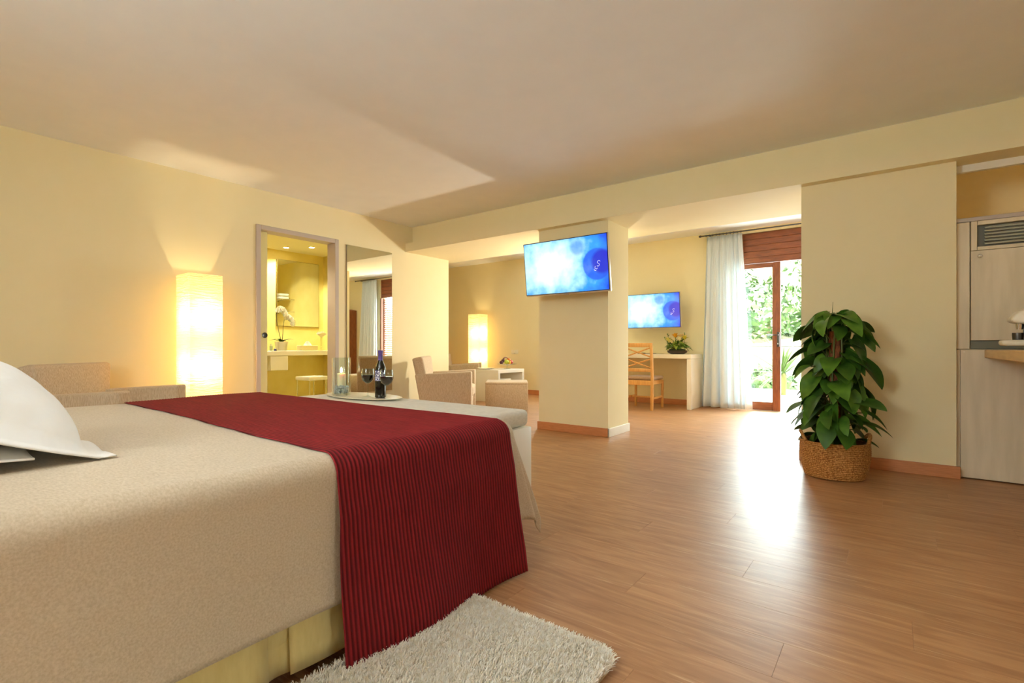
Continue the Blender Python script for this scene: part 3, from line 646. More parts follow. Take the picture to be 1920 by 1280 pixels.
bm = new(); lathe(bm, [(.0166,.252),(.0160,.262),(.0150,.295),(.0172,.30),(.0172,.319),(0,.3205)], 24, cap=False); obj('capsule', bm, mat('violet_foil', (92,72,140), .35), bo)
LAB = mat('wine_label', (235,232,240), .6)
v = coords(LAB, (1,1,1)); vo = N(LAB, 'ShaderNodeTexVoronoi'); vo.feature = 'DISTANCE_TO_EDGE'; vo.inputs['Scale'].default_value = 75; L(LAB, v, vo.inputs['Vector'])
rp = N(LAB, 'ShaderNodeValToRGB'); rp.color_ramp.elements[0].position = .10; rp.color_ramp.elements[0].color = lin((60,56,110)); rp.color_ramp.elements[1].position = .22; rp.color_ramp.elements[1].color = lin((236,234,240)); L(LAB, vo.outputs['Distance'], rp.inputs[0]); L(LAB, rp.outputs[0], bsdf(LAB).inputs['Base Color'])
bm = new(); n_ = 18; ra = .0371; a0, a1 = math.radians(-150), math.radians(20)
lo_ = [bm.verts.new((ra*math.cos(a0+(a1-a0)*i/n_), ra*math.sin(a0+(a1-a0)*i/n_), .115)) for i in range(n_+1)]; hi_ = [bm.verts.new((p.co.x, p.co.y, .185)) for p in lo_]
for i in range(n_): bm.faces.new((lo_[i], lo_[i+1], hi_[i+1], hi_[i]))
obj('label', bm, LAB, bo)
WINE = mat('red_wine', (36,6,10), .1)
gl_prof = [(0,.003),(.030,.0),(.032,.002),(.012,.006),(.0035,.012),(.0032,.082),(.012,.090),(.030,.108),(.0385,.135),(.0375,.165),(.034,.188)]
def wineglass(loc, label):
    t = thing('wine_glass', label, 'wine glass', loc, 0, 'wine glasses on the tray'); t.scale = (1.16, 1.16, 1.03)
    bm = new(); inner = [(.0332,.188),(.0367,.165),(.0377,.135),(.0292,.109),(.011,.092),(0,.090)]
    lathe(bm, gl_prof+inner, 28, cap=False); obj('glass', bm, GLASS, t)
    bm = new(); lathe(bm, [(0,.091),(.0105,.0925),(.0288,.1093),(.0372,.135),(.0370,.146),(0,.146)], 28); obj('wine', bm, WINE, t)
wineglass((-2.861, 2.133, tz2), 'red wine glass left of the bottle'); wineglass((-2.615, 2.095, tz2), 'red wine glass right of the bottle')
ch = thing('candle_holder', 'tall clear glass cylinder with candle and pebbles on the bench', 'candle holder', (-3.12, 2.10, tz2))
bm = new(); lathe(bm, [(0,0),(.062,0),(.065,.004),(.065,.266),(.0615,.266),(.0615,.008),(0,.008)], 36, cap=False); obj('glass', bm, GLASS, ch)
bm = new(); lathe(bm, [(0,.035),(.030,.035),(.030,.150),(.027,.153),(0,.150)], 24); cdl = obj('candle', bm, mat('candle_wax', (250,236,200), .5, Subsurface_Weight=.3), ch)
bm = new(); tube(bm, [(0,0,.15),(0,0,.162)], .0012, 5); obj('wick', bm, BLACK, cdl)
bm = new(); lathe(bm, [(0,.158),(.006,.165),(.0075,.172),(.005,.185),(0,.20)], 14); obj('flame', bm, emit_mat('flame_glow', (255,220,140), 60), cdl)
cl_ = bpy.data.lights.new('candle_light', 'POINT'); cl_.energy = .8; cl_.color = (1,.72,.4); cl_.shadow_soft_size = .008; clo = bpy.data.objects.new('candle_light', cl_); COL.objects.link(clo); clo.parent = ch; clo.location = (0,0,.178)
PEB = noisy(mat('grey_pebble', rough=.5), (150,150,150), (226,224,220), 30, 3)
bm = new(); bmesh.ops.create_icosphere(bm, subdivisions=2, radius=1)
pm = mesh_of('pebble', bm, PEB)
for k in range(70):
    a = k*2.399; rr = .046*math.sqrt(random.random()); z = .016+.05*random.random()
    if math.hypot(rr*math.cos(a), rr*math.sin(a)) < .03 and z > .03: rr = .041
    o = link('pebble', pm, ch, (rr*math.cos(a), rr*math.sin(a), z), (random.random()*3,)*3); s = random.uniform(.007, .011); o.scale = (s*1.2, s, s*.75)
# ------------------------------------------------------------------ armchairs and ottomans
def armchair(label, loc, rz, group='woven beige armchairs'):
    t = thing('armchair', label, 'armchair', loc, rz, group)
    W, D = .72, .72
    for s in (-1, 1):
        bm = new(); prof = [(-.25,.07),(.36,.07),(.36,.615),(-.345,.575)]
        extrude_poly(bm, prof, 0, s*W/2, s*(W/2-.12)); bevel_all(bm, .018, 3); obj('arm', bm, CHAIRF, t)
    bm = new(); prof = [(-.17,.30),(-.245,.79),(-.275,.80),(-.375,.775),(-.38,.76),(-.26,.10),(-.19,.10)]
    extrude_poly(bm, prof, 0, -W/2+.125, W/2-.125); bevel_all(bm, .02, 3)
    # the upper part is as wide as the arms
    for v in bm.verts:
        if v.co.z > .63: v.co.x *= 1.46
    obj('backrest', bm, CHAIRF, t)
    bm = new(); box(bm, (-.234, -.20, .09), (.234, .34, .28), .015); obj('seat_base', bm, CHAIRF, t)
    bm = new(); box(bm, (-.232, -.165, .285), (.232, .37, .43), .04, 4); obj('seat_cushion', bm, CHAIRF, t)
    for sx in (-.30, .30):
        for sy in (-.20, .31):
            bm = new(); lathe(bm, [(0,0),(.018,0),(.024,.072),(0,.072)], 10); obj('leg', bm, mat('dark_leg', (60,44,32), .5), t, (sx, sy, 0))
    return t
RZ = YAW-PI/2
def cm(d, lat): return (-math.sin(YAW)*d+math.cos(YAW)*lat, math.cos(YAW)*d+math.sin(YAW)*lat, 0)
armchair('beige woven armchair against the wall behind the bed', (-4.70, 1.16, 0), RZ)
armchair('beige woven armchair at the lounge opening near the mirror', cm(6.55, -.86), RZ)
armchair('beige woven armchair behind the white coffee table', cm(9.5, -.96), RZ)
def ottoman(label, loc, rz):
    t = thing('ottoman', label, 'ottoman', loc, rz, 'woven box ottomans')
    bm = new(); box(bm, (-.30, -.27, .03), (.30, .27, .40), .012, 3); obj('body', bm, CHAIRF, t)
    bm = new(); box(bm, (-.303, -.273, .385), (.303, .273, .425), .018, 3); obj('cushion_top', bm, CHAIRF, t)
    for sx in (-.25, .25):
        for sy in (-.22, .22):
            bm = new(); lathe(bm, [(0,0),(.016,0),(.02,.032),(0,.032)], 10); obj('leg', bm, mat('dark_leg'), t, (sx, sy, 0))
ottoman('beige box ottoman in the lounge beside the coffee table', cm(7.3, -.075), YAW)
ottoman('pale box ottoman half hidden behind the pillar', (-2.98, 5.55, 0), 0)
# ------------------------------------------------------------------ coffee table and fruit
ct = thing('coffee_table', 'white block coffee table with an open shelf side', 'coffee table', (-5.45, 6.80, 0))
bm = new(); box(bm, (-.27, -.365, .48), (.27, .365, .535), .003, 1); obj('table_top', bm, WHITEL, ct)
for y0, y1 in ((-.365,-.31),(.31,.365)):
    bm = new(); box(bm, (-.27, y0, 0), (.27, y1, .4795), .003, 1); obj('side_panel', bm, WHITEL, ct)
bm = new(); box(bm, (-.27, -.309, .05), (-.24, .309, .479), .003, 1); obj('back_panel', bm, WHITEL, ct)
bm = new(); box(bm, (-.235, -.309, .36), (.255, .0, .38), .002, 1); obj('shelf', bm, WHITEL, ct)
bm = new(); box(bm, (-.235, -.309, .03), (.265, .309, .055), .002, 1); obj('bottom_panel', bm, WHITEL, ct)
fb = thing('fruit_stand', 'clear glass footed fruit bowl on the coffee table', 'fruit bowl', (-5.38, 6.93, .5355))
bm = new(); lathe(bm, [(0,0),(.06,0),(.06,.006),(.012,.014),(.010,.05),(.05,.062),(.17,.085),(.172,.09),(.05,.068),(0,.064)], 32); obj('glass', bm, GLASS, fb)
def fruit(name, label, loc, r, m, sq=.93):
    t = thing(name, label, 'fruit', (fb.location.x+loc[0], fb.location.y+loc[1], fb.location.z+loc[2]), 0)
    bm = new(); pr = [(0,-sq*r*.92)]+[(r*math.sin(a)*(1+.04*math.cos(2*a)), -r*sq*math.cos(a)) for a in [PI*i/12 for i in range(1,12)]]+[(0,sq*r*.9)]
    lathe(bm, pr, 20); obj('flesh', bm, m, t)
    bm = new(); tube(bm, [(0,0,r*sq*.85),(.003,.002,r*sq+.012)], .0022, 5); obj('stalk', bm, mat('fruit_stalk', (84,60,30), .8), t)
GR = mat('green_apple_skin', (178,190,60), .3); OR = mat('orange_skin', (226,130,40), .4); RD = mat('red_apple_skin', (196,60,40), .3); YE = mat('yellow_skin', (230,180,60), .35); DK = mat('plum_skin', (84,32,40), .35)
fruit('apple', 'green apple in front of the fruit bowl', (.035,-.06,.125), .042, GR)
fruit('orange', 'large orange at the top of the fruit bowl', (-.02,.07,.145), .042, OR)
fruit('apple', 'red apple at the right of the fruit bowl', (.04,.05,.118), .036, RD)
fruit('apple', 'small red apple at the right rim of the fruit bowl', (-.01,.135,.115), .034, mat('red_apple_skin'))
fruit('lemon', 'yellow lemon beside the green apple', (.06,-.01,.112), .030, YE, 1.2)
fruit('plum', 'dark plum at the left rim of the fruit bowl', (-.02,-.135,.115), .034, DK)
fruit('plum', 'dark plum behind the green apple', (-.05,-.05,.140), .034, DK)
bn = thing('banana', 'dark ripe banana on top of the fruit', 'fruit', (fb.location.x-.03, fb.location.y, fb.location.z+.185))
bm = new(); tube(bm, [(0,-.07,-.01),(0,-.03,.012),(0,.02,.014),(0,.07,-.012)], .013, 10, .008); obj('flesh', bm, mat('banana_skin', (120,74,36), .5), bn)
pt = thing('dish', 'shallow white dish on the coffee table', 'dish', (-5.60, 6.62, .5355))
bm = new(); lathe(bm, [(0,0),(.08,0),(.15,.016),(.152,.020),(.08,.006),(0,.006)], 32); obj('bowl', bm, mat('white_ceramic'), pt)
so_ = thing('wall_socket', 'pair of pale wall sockets above the fruit bowl', 'socket', (-6.02, YF, .82))
for k in range(2):
    bm = new(); box(bm, (-.04+.09*k, -.008, -.04), (.04+.09*k, -.0005, .04), .004, 2); obj('plate', bm, IVORY, so_)
# ------------------------------------------------------------------ paper floor lamps
def paper_mat():
    m = mat('lamp_paper', (255,240,196), .8, spec=.1); nt = m.node_tree; b = bsdf(m)
    vv = coords(m, (3,3,26)); n = N(m, 'ShaderNodeTexNoise'); n.inputs['Scale'].default_value = 3; n.inputs['Detail'].default_value = 3; n.inputs['Distortion'].default_value = .6; L(m, vv, n.inputs['Vector'])
    bp = N(m, 'ShaderNodeBump'); bp.inputs['Strength'].default_value = .9; bp.inputs['Distance'].default_value = .03; L(m, n.outputs['Fac'], bp.inputs['Height']); L(m, bp.outputs[0], b.inputs['Normal'])
    b.inputs['Emission Color'].default_value = lin((255,216,136)); b.inputs['Emission Strength'].default_value = .5
    t = N(m, 'ShaderNodeBsdfTranslucent'); t.inputs[0].default_value = lin((255,232,178)); L(m, bp.outputs[0], t.inputs['Normal'])
    ad = N(m, 'ShaderNodeMixShader'); ad.inputs[0].default_value = .5
    L(m, b.outputs[0], ad.inputs[1]); L(m, t.outputs[0], ad.inputs[2]); L(m, ad.outputs[0], nt.nodes['Material Output'].inputs[0]); return m
PAPER = paper_mat()
BULB = emit_mat('bulb_glow', (255,225,160), 40)
def paper_lamp(label, loc, rz, power):
    t = thing('floor_lamp', label, 'floor lamp', loc, rz, 'tall square paper floor lamps')
    hw, z0, z1 = .145, .03, 1.58
    bm = new(); c = .012
    ring = [(hw-c,-hw),(hw,-hw+c),(hw,hw-c),(hw-c,hw),(-hw+c,hw),(-hw,hw-c),(-hw,-hw+c),(-hw+c,-hw)]
    nz = 40; rows = []
    for k in range(nz+1):
        z = z0+(z1-z0)*k/nz; rows.append([bm.verts.new((x+.0012*math.sin(k*2.3+x*20), y+.0012*math.cos(k*1.9+y*20), z)) for x, y in ring])
    for a, b in zip(rows, rows[1:]):
        for i in range(8): bm.faces.new((a[i], a[(i+1) % 8], b[(i+1) % 8], b[i]))
    o = obj('lamp_shade', bm, PAPER, t, smooth=False)
    bm = new(); box(bm, (-.15,-.15,0), (.15,.15,.03), .006, 2); obj('base', bm, mat('lamp_base', (70,56,44), .5), t)
    bm = new(); tube(bm, [(0,0,.03),(0,0,1.25)], .008, 8); obj('pole', bm, WHITEL, t)
    for z in (.70, 1.17):
        bm = new(); bmesh.ops.create_uvsphere(bm, u_segments=16, v_segments=10, radius=.03); obj('bulb', bm, BULB, t, (0.0, 0, z+.03))
        l = bpy.data.lights.new('bulb_light', 'POINT'); l.energy = power; l.color = (1.0, .80, .46); l.shadow_soft_size = .03
        lo2 = bpy.data.objects.new('bulb_light', l); COL.objects.link(lo2); lo2.parent = t; lo2.location = (.045, 0, z+.03)
    return t
paper_lamp('tall glowing paper floor lamp beside the bathroom door', (-5.13, 1.95, 0), 0, 9)
paper_lamp('tall glowing paper floor lamp in the far lounge corner', (-6.78, 7.76, 0), 0, 9)
# ------------------------------------------------------------------ wall mirror
wm = thing('wall_mirror', 'tall frameless mirror on the wall beside the bathroom door', 'mirror', (XL, 3.985, .35))
bm = new(); box(bm, (.001, -.345, 0), (.014, .345, 1.815), .002, 1); obj('backing', bm, mat('mirror_edge', (150,136,110), .3), wm)
bm = new(); box(bm, (.0143, -.343, .002), (.018, .343, 1.813)); obj('mirror_glass', bm, MIRRORM, wm, smooth=False)
# ------------------------------------------------------------------ televisions
def screen_mat():
    m = mat('tv_picture', (8,8,10), .15, spec=.4); b = bsdf(m)
    tc = N(m, 'ShaderNodeTexCoord'); sp_ = N(m, 'ShaderNodeSeparateXYZ'); L(m, tc.outputs['Object'], sp_.inputs[0])   # x right (m), z up
    def mth(op, a, b2=None, c=None):
        n = N(m, 'ShaderNodeMath', operation=op)
        for i, q in enumerate((a, b2, c)):
            if q is None: continue
            if isinstance(q, (int, float)): n.inputs[i].default_value = q
            else: L(m, q, n.inputs[i])
        return n.outputs[0]
    no = N(m, 'ShaderNodeTexNoise'); no.inputs['Scale'].default_value = 7; no.inputs['Detail'].default_value = 7; L(m, tc.outputs['Object'], no.inputs['Vector'])
    X, Z = sp_.outputs[0], sp_.outputs[2]
    d = mth('SQRT', mth('ADD', mth('POWER', mth('MULTIPLY', mth('ADD', X, .16), .80), 2.0), mth('POWER', mth('MULTIPLY', mth('ADD', Z, -.01), 1.15), 2.0)))
    f = mth('ADD', d, mth('MULTIPLY', mth('ADD', no.outputs['Fac'], -.5), .42))
    r = N(m, 'ShaderNodeValToRGB'); e = r.color_ramp.elements; e[0].position = .14; e[0].color = lin((236,252,255)); e[1].position = .62; e[1].color = lin((30,70,225))
    q = e.new(.27); q.color = lin((176,234,255)); q = e.new(.40); q.color = lin((58,160,250)); L(m, f, r.inputs[0])
    def disc(cx_, cz_, rad, col, fac, base, edge=.012):
        dd = mth('SQRT', mth('ADD', mth('POWER', mth('ADD', X, -cx_), 2.0), mth('POWER', mth('ADD', Z, -cz_), 2.0)))
        mr_ = N(m, 'ShaderNodeMapRange'); mr_.inputs['From Min'].default_value = rad; mr_.inputs['From Max'].default_value = rad-edge; mr_.inputs['To Max'].default_value = fac; L(m, dd, mr_.inputs[0])
        mx = N(m, 'ShaderNodeMixRGB'); L(m, mr_.outputs[0], mx.inputs['Fac']); L(m, base, mx.inputs['Color1']); mx.inputs['Color2'].default_value = lin(col); return mx.outputs[0]
    c = disc(.155, .165, .085, (70,130,240), .55, r.outputs[0], .03)
    c = disc(.36, -.01, .155, (40,80,225), .75, c)
    c = disc(.415, .01, .125, (44,30,190), .75, c, .03)
    L(m, c, b.inputs['Emission Color']); b.inputs['Emission Strength'].default_value = 0.78
    return m
SCREEN = screen_mat(); SILVER = mat('silver_bezel', (206,200,196), .3, .7); INK = emit_mat('screen_white_mark', (215,215,255), .8)
def tv(label, loc, tilt, yaw, wall_dy):
    t = thing('television', label, 'television', loc, yaw, 'wall-mounted televisions')
    h, w_ = .545/2, .965/2
    R_ = Euler((tilt, 0, 0)).to_matrix().to_4x4()
    def T(bm): bmesh.ops.transform(bm, matrix=R_, verts=bm.verts); return bm
    bm = new(); box(bm, (-w_, 0, -h), (w_, .035, h), .006, 2); obj('housing', T(bm), SILVER, t)
    bm = new(); box(bm, (-w_+.003, -.004, -h+.010), (w_-.003, -.0005, h-.003), .001, 1); obj('bezel', T(bm), BLACK, t)
    bm = new(); box(bm, (-w_+.010, -.0052, -h+.017), (w_-.010, -.0043, h-.010)); me_ = mesh_of('screen', bm, SCREEN, False); s_ = link('screen', me_, t, rot=(tilt, 0, 0))
    bm = new(); box(bm, (-.03, -.002, -h-.006), (.03, .012, -h-.0005), .002, 1); obj('sensor', T(bm), SILVER, t)
    # white script mark on the dark ball
    mk = new()
    for (x_, z_, rr_, a0_, a1_) in ((.385,.012,.020,20,230),(.372,-.020,.018,-150,70),(.345,-.050,.018,120,330),(.33,-.075,.014,150,340)):
        x_, z_, rr_ = .362+(x_-.36)*.75, -.03+(z_+.035)*.75, rr_*.75
        tube(mk, [(x_+rr_*math.cos(math.radians(a0_+(a1_-a0_)*k/8)), -.0056, z_+rr_*math.sin(math.radians(a0_+(a1_-a0_)*k/8))) for k in range(9)], .0022, 4)
    for v in mk.verts: v.co.y = -.0056+(v.co.y+.0056)*.1
    tag(obj('screen_mark', mk, INK, s_), 'white script mark on the blue ball')
    bm = new(); box(bm, (-.12, .036, -.12), (.12, .055, .12), .004, 1); obj('mount_plate', T(bm), BLACK, t)
    bm = new(); tube(bm, [(0,.05,0),(.10,wall_dy*.55,0),(0,wall_dy-.01,0)], .02, 8); obj('bracket_arm', bm, BLACK, t)
    bm = new(); box(bm, (-.06, wall_dy-.012, -.12), (.06, wall_dy-.001, .12), .003, 1); obj('wall_plate', bm, BLACK, t)
tv('flat television with a blue picture mounted high on the pillar', (-2.592, 4.265, 1.715), math.radians(6.5), 0, YP-4.265)
tv('flat television with a blue picture above the writing desk', (-3.045, 7.60, 1.482), math.radians(5), math.radians(-3), YF-7.60)
# ------------------------------------------------------------------ desk, chair, flowers
dk = thing('writing_desk', 'long white writing desk against the far wall', 'desk', (-3.2, 7.66, 0))
bm = new(); box(bm, (-1.0, -.265, .745), (.855, .27, .808), .004, 1); obj('desk_top', bm, WHITEL, dk)
for x0, x1 in ((.79,.855),(-1.0,-.935)):
    bm = new(); box(bm, (x0, -.265, 0), (x1, .27, .7445), .004, 1); obj('end_panel', bm, WHITEL, dk)
dc = thing('desk_chair', 'honey wooden chair with crossed back slats at the desk', 'chair', (-2.985, 7.20, 0), math.radians(2))
hw = .205
for s in (-1, 1):
    bm = new(); extrude_poly(bm, [(-.255,0),(-.215,0),(-.20,.44),(-.245,.96),(-.28,.975),(-.235,.44)], 0, s*(hw+.02), s*(hw-.018)); bevel_all(bm, .005, 2); obj('leg', bm, CHAIRW, dc)
    bm = new(); extrude_poly(bm, [(.195,0),(.225,0),(.235,.42),(.195,.42)], 0, s*(hw+.02), s*(hw-.012)); bevel_all(bm, .004, 2); obj('leg', bm, CHAIRW, dc)
    bm = new(); box(bm, (s*hw-.012, -.21, .37), (s*hw+.012, .20, .43), .004, 1); obj('seat_rail', bm, CHAIRW, dc)
    bm = new(); box(bm, (s*hw-.009, -.21, .155), (s*hw+.009, .20, .185), .004, 1); obj('stretcher', bm, CHAIRW, dc)
for y0, z0, z1 in ((.20,.37,.425),(-.225,.36,.43)):
    bm = new(); box(bm, (-hw+.012, y0, z0), (hw-.012, y0+.024, z1), .004, 1); obj('seat_rail', bm, CHAIRW, dc)
bm = new(); box(bm, (-hw+.01, -.01, .16), (hw-.01, .012, .183), .004, 1); obj('stretcher', bm, CHAIRW, dc)
def backy(z): return -.222-.04*(z-.44)/.52
for z0, z1 in ((.915,.975),(.555,.605)):
    bm = new(); zc = (z0+z1)/2; box(bm, (-hw-(.018 if z0 > .9 else -.018), backy(zc)-.012, z0), (hw+(.018 if z0 > .9 else -.018), backy(zc)+.012, z1), .006, 2); obj('back_rail', bm, CHAIRW, dc)
for za, zb in ((.905,.775),(.775,.905),(.745,.615),(.615,.745)):
    bm = new(); tube(bm, [(-hw+.015, backy(za), za),(0, backy((za+zb)/2)-.008*(1 if za > zb else -1)*.4,(za+zb)/2),(hw-.015, backy(zb), zb)], .011, 6); obj('cross_slat', bm, CHAIRW, dc)
bm = new(); box(bm, (-.222, -.20, .432), (.222, .235, .485), .024, 4); obj('seat_cushion', bm, weave('grey_seat', (170,142,118), (190,164,140), scale=60), dc)
fl = thing('flower_arrangement', 'low bowl of yellow and cream flowers with greenery on the desk', 'flowers', (-2.62, 7.60, .809)); fl.scale = (1.08, 1.0, 1.22)
bm = new(); lathe(bm, [(0,0),(.09,0),(.13,.02),(.14,.045),(.132,.045),(.12,.025),(0,.02)], 28); obj('bowl', bm, mat('dark_bowl', (66,52,38), .4), fl)
bm = new(); lathe(bm, [(0,.02),(.12,.026),(.11,.06),(0,.075)], 20); obj('moss', bm, mat('dark_moss', (52,62,28), .9), fl)
FLG = mat('bouquet_leaf', (96,128,40), .5); FLG2 = mat('bouquet_leaf_light', (150,168,62), .5)
lms = [mesh_of('bouquet_leaf', strap_leaf(.11, .045, (.03, -.05), 5), FLG), mesh_of('bouquet_leaf', strap_leaf(.09, .05, (.0, -.03), 5), FLG2)]
for k in range(90):
    a = k*2.399; r = random.uniform(.02, .11); z = .05+.10*(1-(r/.12)**2)*random.random()+.02
    link('leaf', lms[k % 3 == 0], fl, (r*math.cos(a), r*math.sin(a), z), (random.uniform(-.5,.5), -random.uniform(-.5, .9), a)).scale = (random.uniform(.7,1.2),)*3
def bloom(col, nm, pos, r, npet):
    t = bpy.data.objects.new('bloom', None); COL.objects.link(t); t.parent = fl; t.location = pos
    m_ = mat(nm, col, .6); pmesh = bpy.data.meshes.get('bouquet_petal_'+nm)
    if not pmesh:
        b_m = strap_leaf(1, .62, (.55, -.35), 4, .3); pmesh = mesh_of('bouquet_petal_'+nm, b_m, m_)
    for k in range(npet): o = link('petal', pmesh, t, (0,0,0), (0, -.2-.8*(k % 3)/3, k*2.399)); o.scale = (r, r, r)
    bm = new(); tube(bm, [(0,0,-pos[2]+.06),(0,0,0)], .003, 5); obj('stem', bm, FLG, t)
for pos, c, nm, r in (((-.01,-.03,.19),(238,176,40),'yellow_petal',.05),((.06,-.06,.15),(248,236,190),'cream_petal',.042),((.11,.0,.165),(214,200,60),'lime_petal',.048),((-.09,-.05,.13),(236,226,130),'pale_yellow_petal',.045),((.05,.04,.185),(246,214,150),'peach_petal',.045),((-.13,.0,.15),(226,220,110),'pale_yellow_petal',.04),((-.04,-.09,.12),(246,232,170),'cream_petal',.036)):
    bloom(c, nm, (pos[0], pos[1]-.02, pos[2]+.015), r*1.45, 12)
for (x_, z_, lean_) in ((-.10,.24,-.04),(.10,.25,.0),(-.04,.22,.02),(-.15,.2,-.03)):
    bm = new(); tube(bm, [(x_*.4,0,.05),(x_*.8,0,z_*.6),(x_+lean_,0,z_)], .0025, 5); s_ = obj('sprig', bm, FLG, fl)
    for k in range(7):
        t_ = .45+.55*k/6; link('leaf', lms[0], s_, (x_*.4+(x_+lean_-x_*.4)*t_, 0, .05+(z_-.05)*t_), (0, -.6, k*2.4)).scale = (.42,)*3
np_ = thing('notepad', 'dark notepad lying on the desk behind the chair back', 'notepad', (-3.10, 7.60, .809), .2)
bm = new(); box(bm, (-.13, -.09, 0), (.13, .09, .006), .001, 1); obj('pages', bm, mat('grey_card', (150,140,120), .7), np_)
bm = new(); box(bm, (-.132, -.092, .0062), (.132, .092, .009), .001, 1); obj('cover', bm, mat('notepad_cover', (70,60,52), .6), np_)
pn = thing('pen', 'black pen resting on the notepad', 'pen', (-3.15, 7.53, .8228), .0)
bm = new(); tube(bm, [(-.07,.0,0),(.06,-.015,0)], .0042, 8); obj('barrel', bm, BLACK, pn)
bm = new(); tube(bm, [(.0602,-.015,0),(.072,-.0164,0)], .004, 8, .001); obj('tip', bm, CHROME, pn)
ps = thing('card', 'grey card lying flat on the desk beside the notepad', 'card', (-2.90, 7.62, .809), .15)
bm = new(); box(bm, (-.06, -.08, 0), (.05, .08, .003), .0005, 1); obj('sheet', bm, mat('grey_card'), ps)
# ------------------------------------------------------------------ potted plant in a basket
pp = thing('potted_plant', 'leafy green climbing plant on a moss pole in a woven basket', 'plant', (-.335, 4.23, 0), .2)
BASK = noisy(mat('seagrass_weave', rough=.85, spec=.2), (134,84,40), (204,150,86), 110, 3, (1,1,1), .5, .35, .65, dist=.004)
def ring_rows():
    rr = []
    for k in range(20):
        t = k/19; rr.append((.180+.030*math.sin(PI*min(1, t*1.1)*.62)-.004, .012+.0125*k))
    return rr
rr = ring_rows()
for k, (r_, z_) in enumerate(rr):
    bm = new(); n_ = 72; ph = (k % 2)*PI
    top = k >= 17
    pts = []
    for i in range(n_+1):
        a = 2*PI*i/n_; wv = .0035*math.sin(36*a+ph)
        pts.append((math.cos(a)*(r_+wv)*1.02, math.sin(a)*(r_+wv)*.92, z_))
    tube(bm, pts, .0082, 6); obj('basket_coil', bm, BASK, pp)
bm = new(); lathe(bm, [(0,.004),(.166,.004),(.193,.12),(.188,.25),(.181,.25),(.18,.12),(.158,.02),(0,.02)], 40)
for v in bm.verts: v.co.y *= .9
obj('basket_lining', bm, mat('basket_inner', (120,78,40), .9), pp)
for s in (-1, 1):
    bm = new(); pts = []
    for i in range(13):
        a = -.5+1.0*i/12; pts.append((s*.208*math.cos(a), .198*math.sin(a)*1.05, .255+.055*math.sin(PI*i/12)))
    tube(bm, pts, .012, 8); obj('basket_handle', bm, BASK, pp)
bm = new(); lathe(bm, [(0,.1),(.176,.1),(.178,.19),(0,.21)], 30)
for v in bm.verts: v.co.y *= .9
obj('soil', bm, mat('dark_soil', (48,36,24), .95), pp)
bm = new(); tube(bm, [(0,0,.15),(.01,0,.6),(.0,0,1.03)], .040, 14, .036); obj('moss_pole', bm, noisy(mat('coir_fibre', rough=.95), (96,52,28), (156,92,54), 60, 4, (1,1,.4), .8), pp)
LG = [noisy(mat('climber_leaf_a', rough=.45, spec=.3), (44,78,20), (66,106,30), 9, 2), noisy(mat('climber_leaf_b', rough=.4, spec=.3), (58,98,26), (90,132,40), 9, 2)]
def heart_leaf(l, w, fold, droop):
    bm = new(); n = 10; rows = []
    for i in range(n+1):
        t = i/n
        ww = w*.5*(math.sin(PI*min(1, (t*.86+.14))**.85)**.75)*(1-.15*t) if t < 1 else 0
        z = droop*t*t*l
        xx = l*t
        back = -.13*l*(1-t*4) if t < .25 else 0
        rows.append([bm.verts.new((xx+back*(abs(s)), s*ww, z+fold*abs(s)*ww-.35*fold*(abs(s)**2)*ww)) for s in (-1,-.55,0,.55,1)])
    for a, b in zip(rows, rows[1:]):
        for k in range(4): bm.faces.new((a[k], b[k], b[k+1], a[k+1]))
    bmesh.ops.remove_doubles(bm, verts=bm.verts, dist=1e-5); return bm
hls = []
for k in range(6):
    hls.append(mesh_of('climber_leaf', heart_leaf(.19, .15, .30+.08*(k % 3), -.22-.18*(k % 3)), LG[k % 3 == 2]))
stems = new(); nl = 0
def put_leaf(a, z, r, tilt, sc, mi, roll=0.):
    p = Vector((math.cos(a)*r, math.sin(a)*r, z)); q = Vector((math.cos(a+.3)*.035, math.sin(a+.3)*.035, max(.2, z-.07)))
    o = link('leaf', hls[mi], pp, tuple(p), (roll, tilt, a)); o.scale = (sc,)*3
    mid = (p+q)/2+Vector((0,0,.03)); tube(stems, [q, mid, p], .0035, 5)
for k in range(135):
    f = (k+.5)/135; z = .27+.86*f**.92; a = k*2.399+random.uniform(-.3,.3)
    env = .18*(1-.30*f)+.025*math.sin(7*f)
    r = env*random.uniform(.3, 1.05); fa = abs((a+math.radians(96)+PI) % (2*PI)-PI)
    if .66 < f < .92 and fa < .75: continue
    put_leaf(a, z+random.uniform(-.02,.02), r, random.uniform(.0, 1.05), random.uniform(.62, 1.05), random.randrange(6), random.uniform(-.6,.6))
for k in range(9): put_leaf(k*2*PI/9+.3, 1.13+.03*random.random(), .04, random.uniform(-.25,.5), random.uniform(.75,1.0), 2 if k % 2 else 5, random.uniform(-.3,.3))
put_leaf(.35, .83, .17, .75, 1.35, 0); put_leaf(.15, .62, .17, .9, 1.1, 1); put_leaf(PI+.5, .78, .17, .1, .7, 2); put_leaf(PI+.4, .52, .2, .3, .8, 3)
tube(stems, [(0,0,1.02),(-.012,0,1.15),(-.008,0,1.24)], .004, 5, .001)
obj('stems', stems, mat('climber_stem', (92,104,40), .6), pp)
for s_k in range(5):
    a = s_k*1.3; bm = new(); tube(bm, [(.07*math.cos(a),.07*math.sin(a),.19),(.055*math.cos(a+.4),.055*math.sin(a+.4),.6),(.045*math.cos(a+.8),.045*math.sin(a+.8),1.05)], .006, 6); obj('vine', bm, mat('climber_stem'), pp)
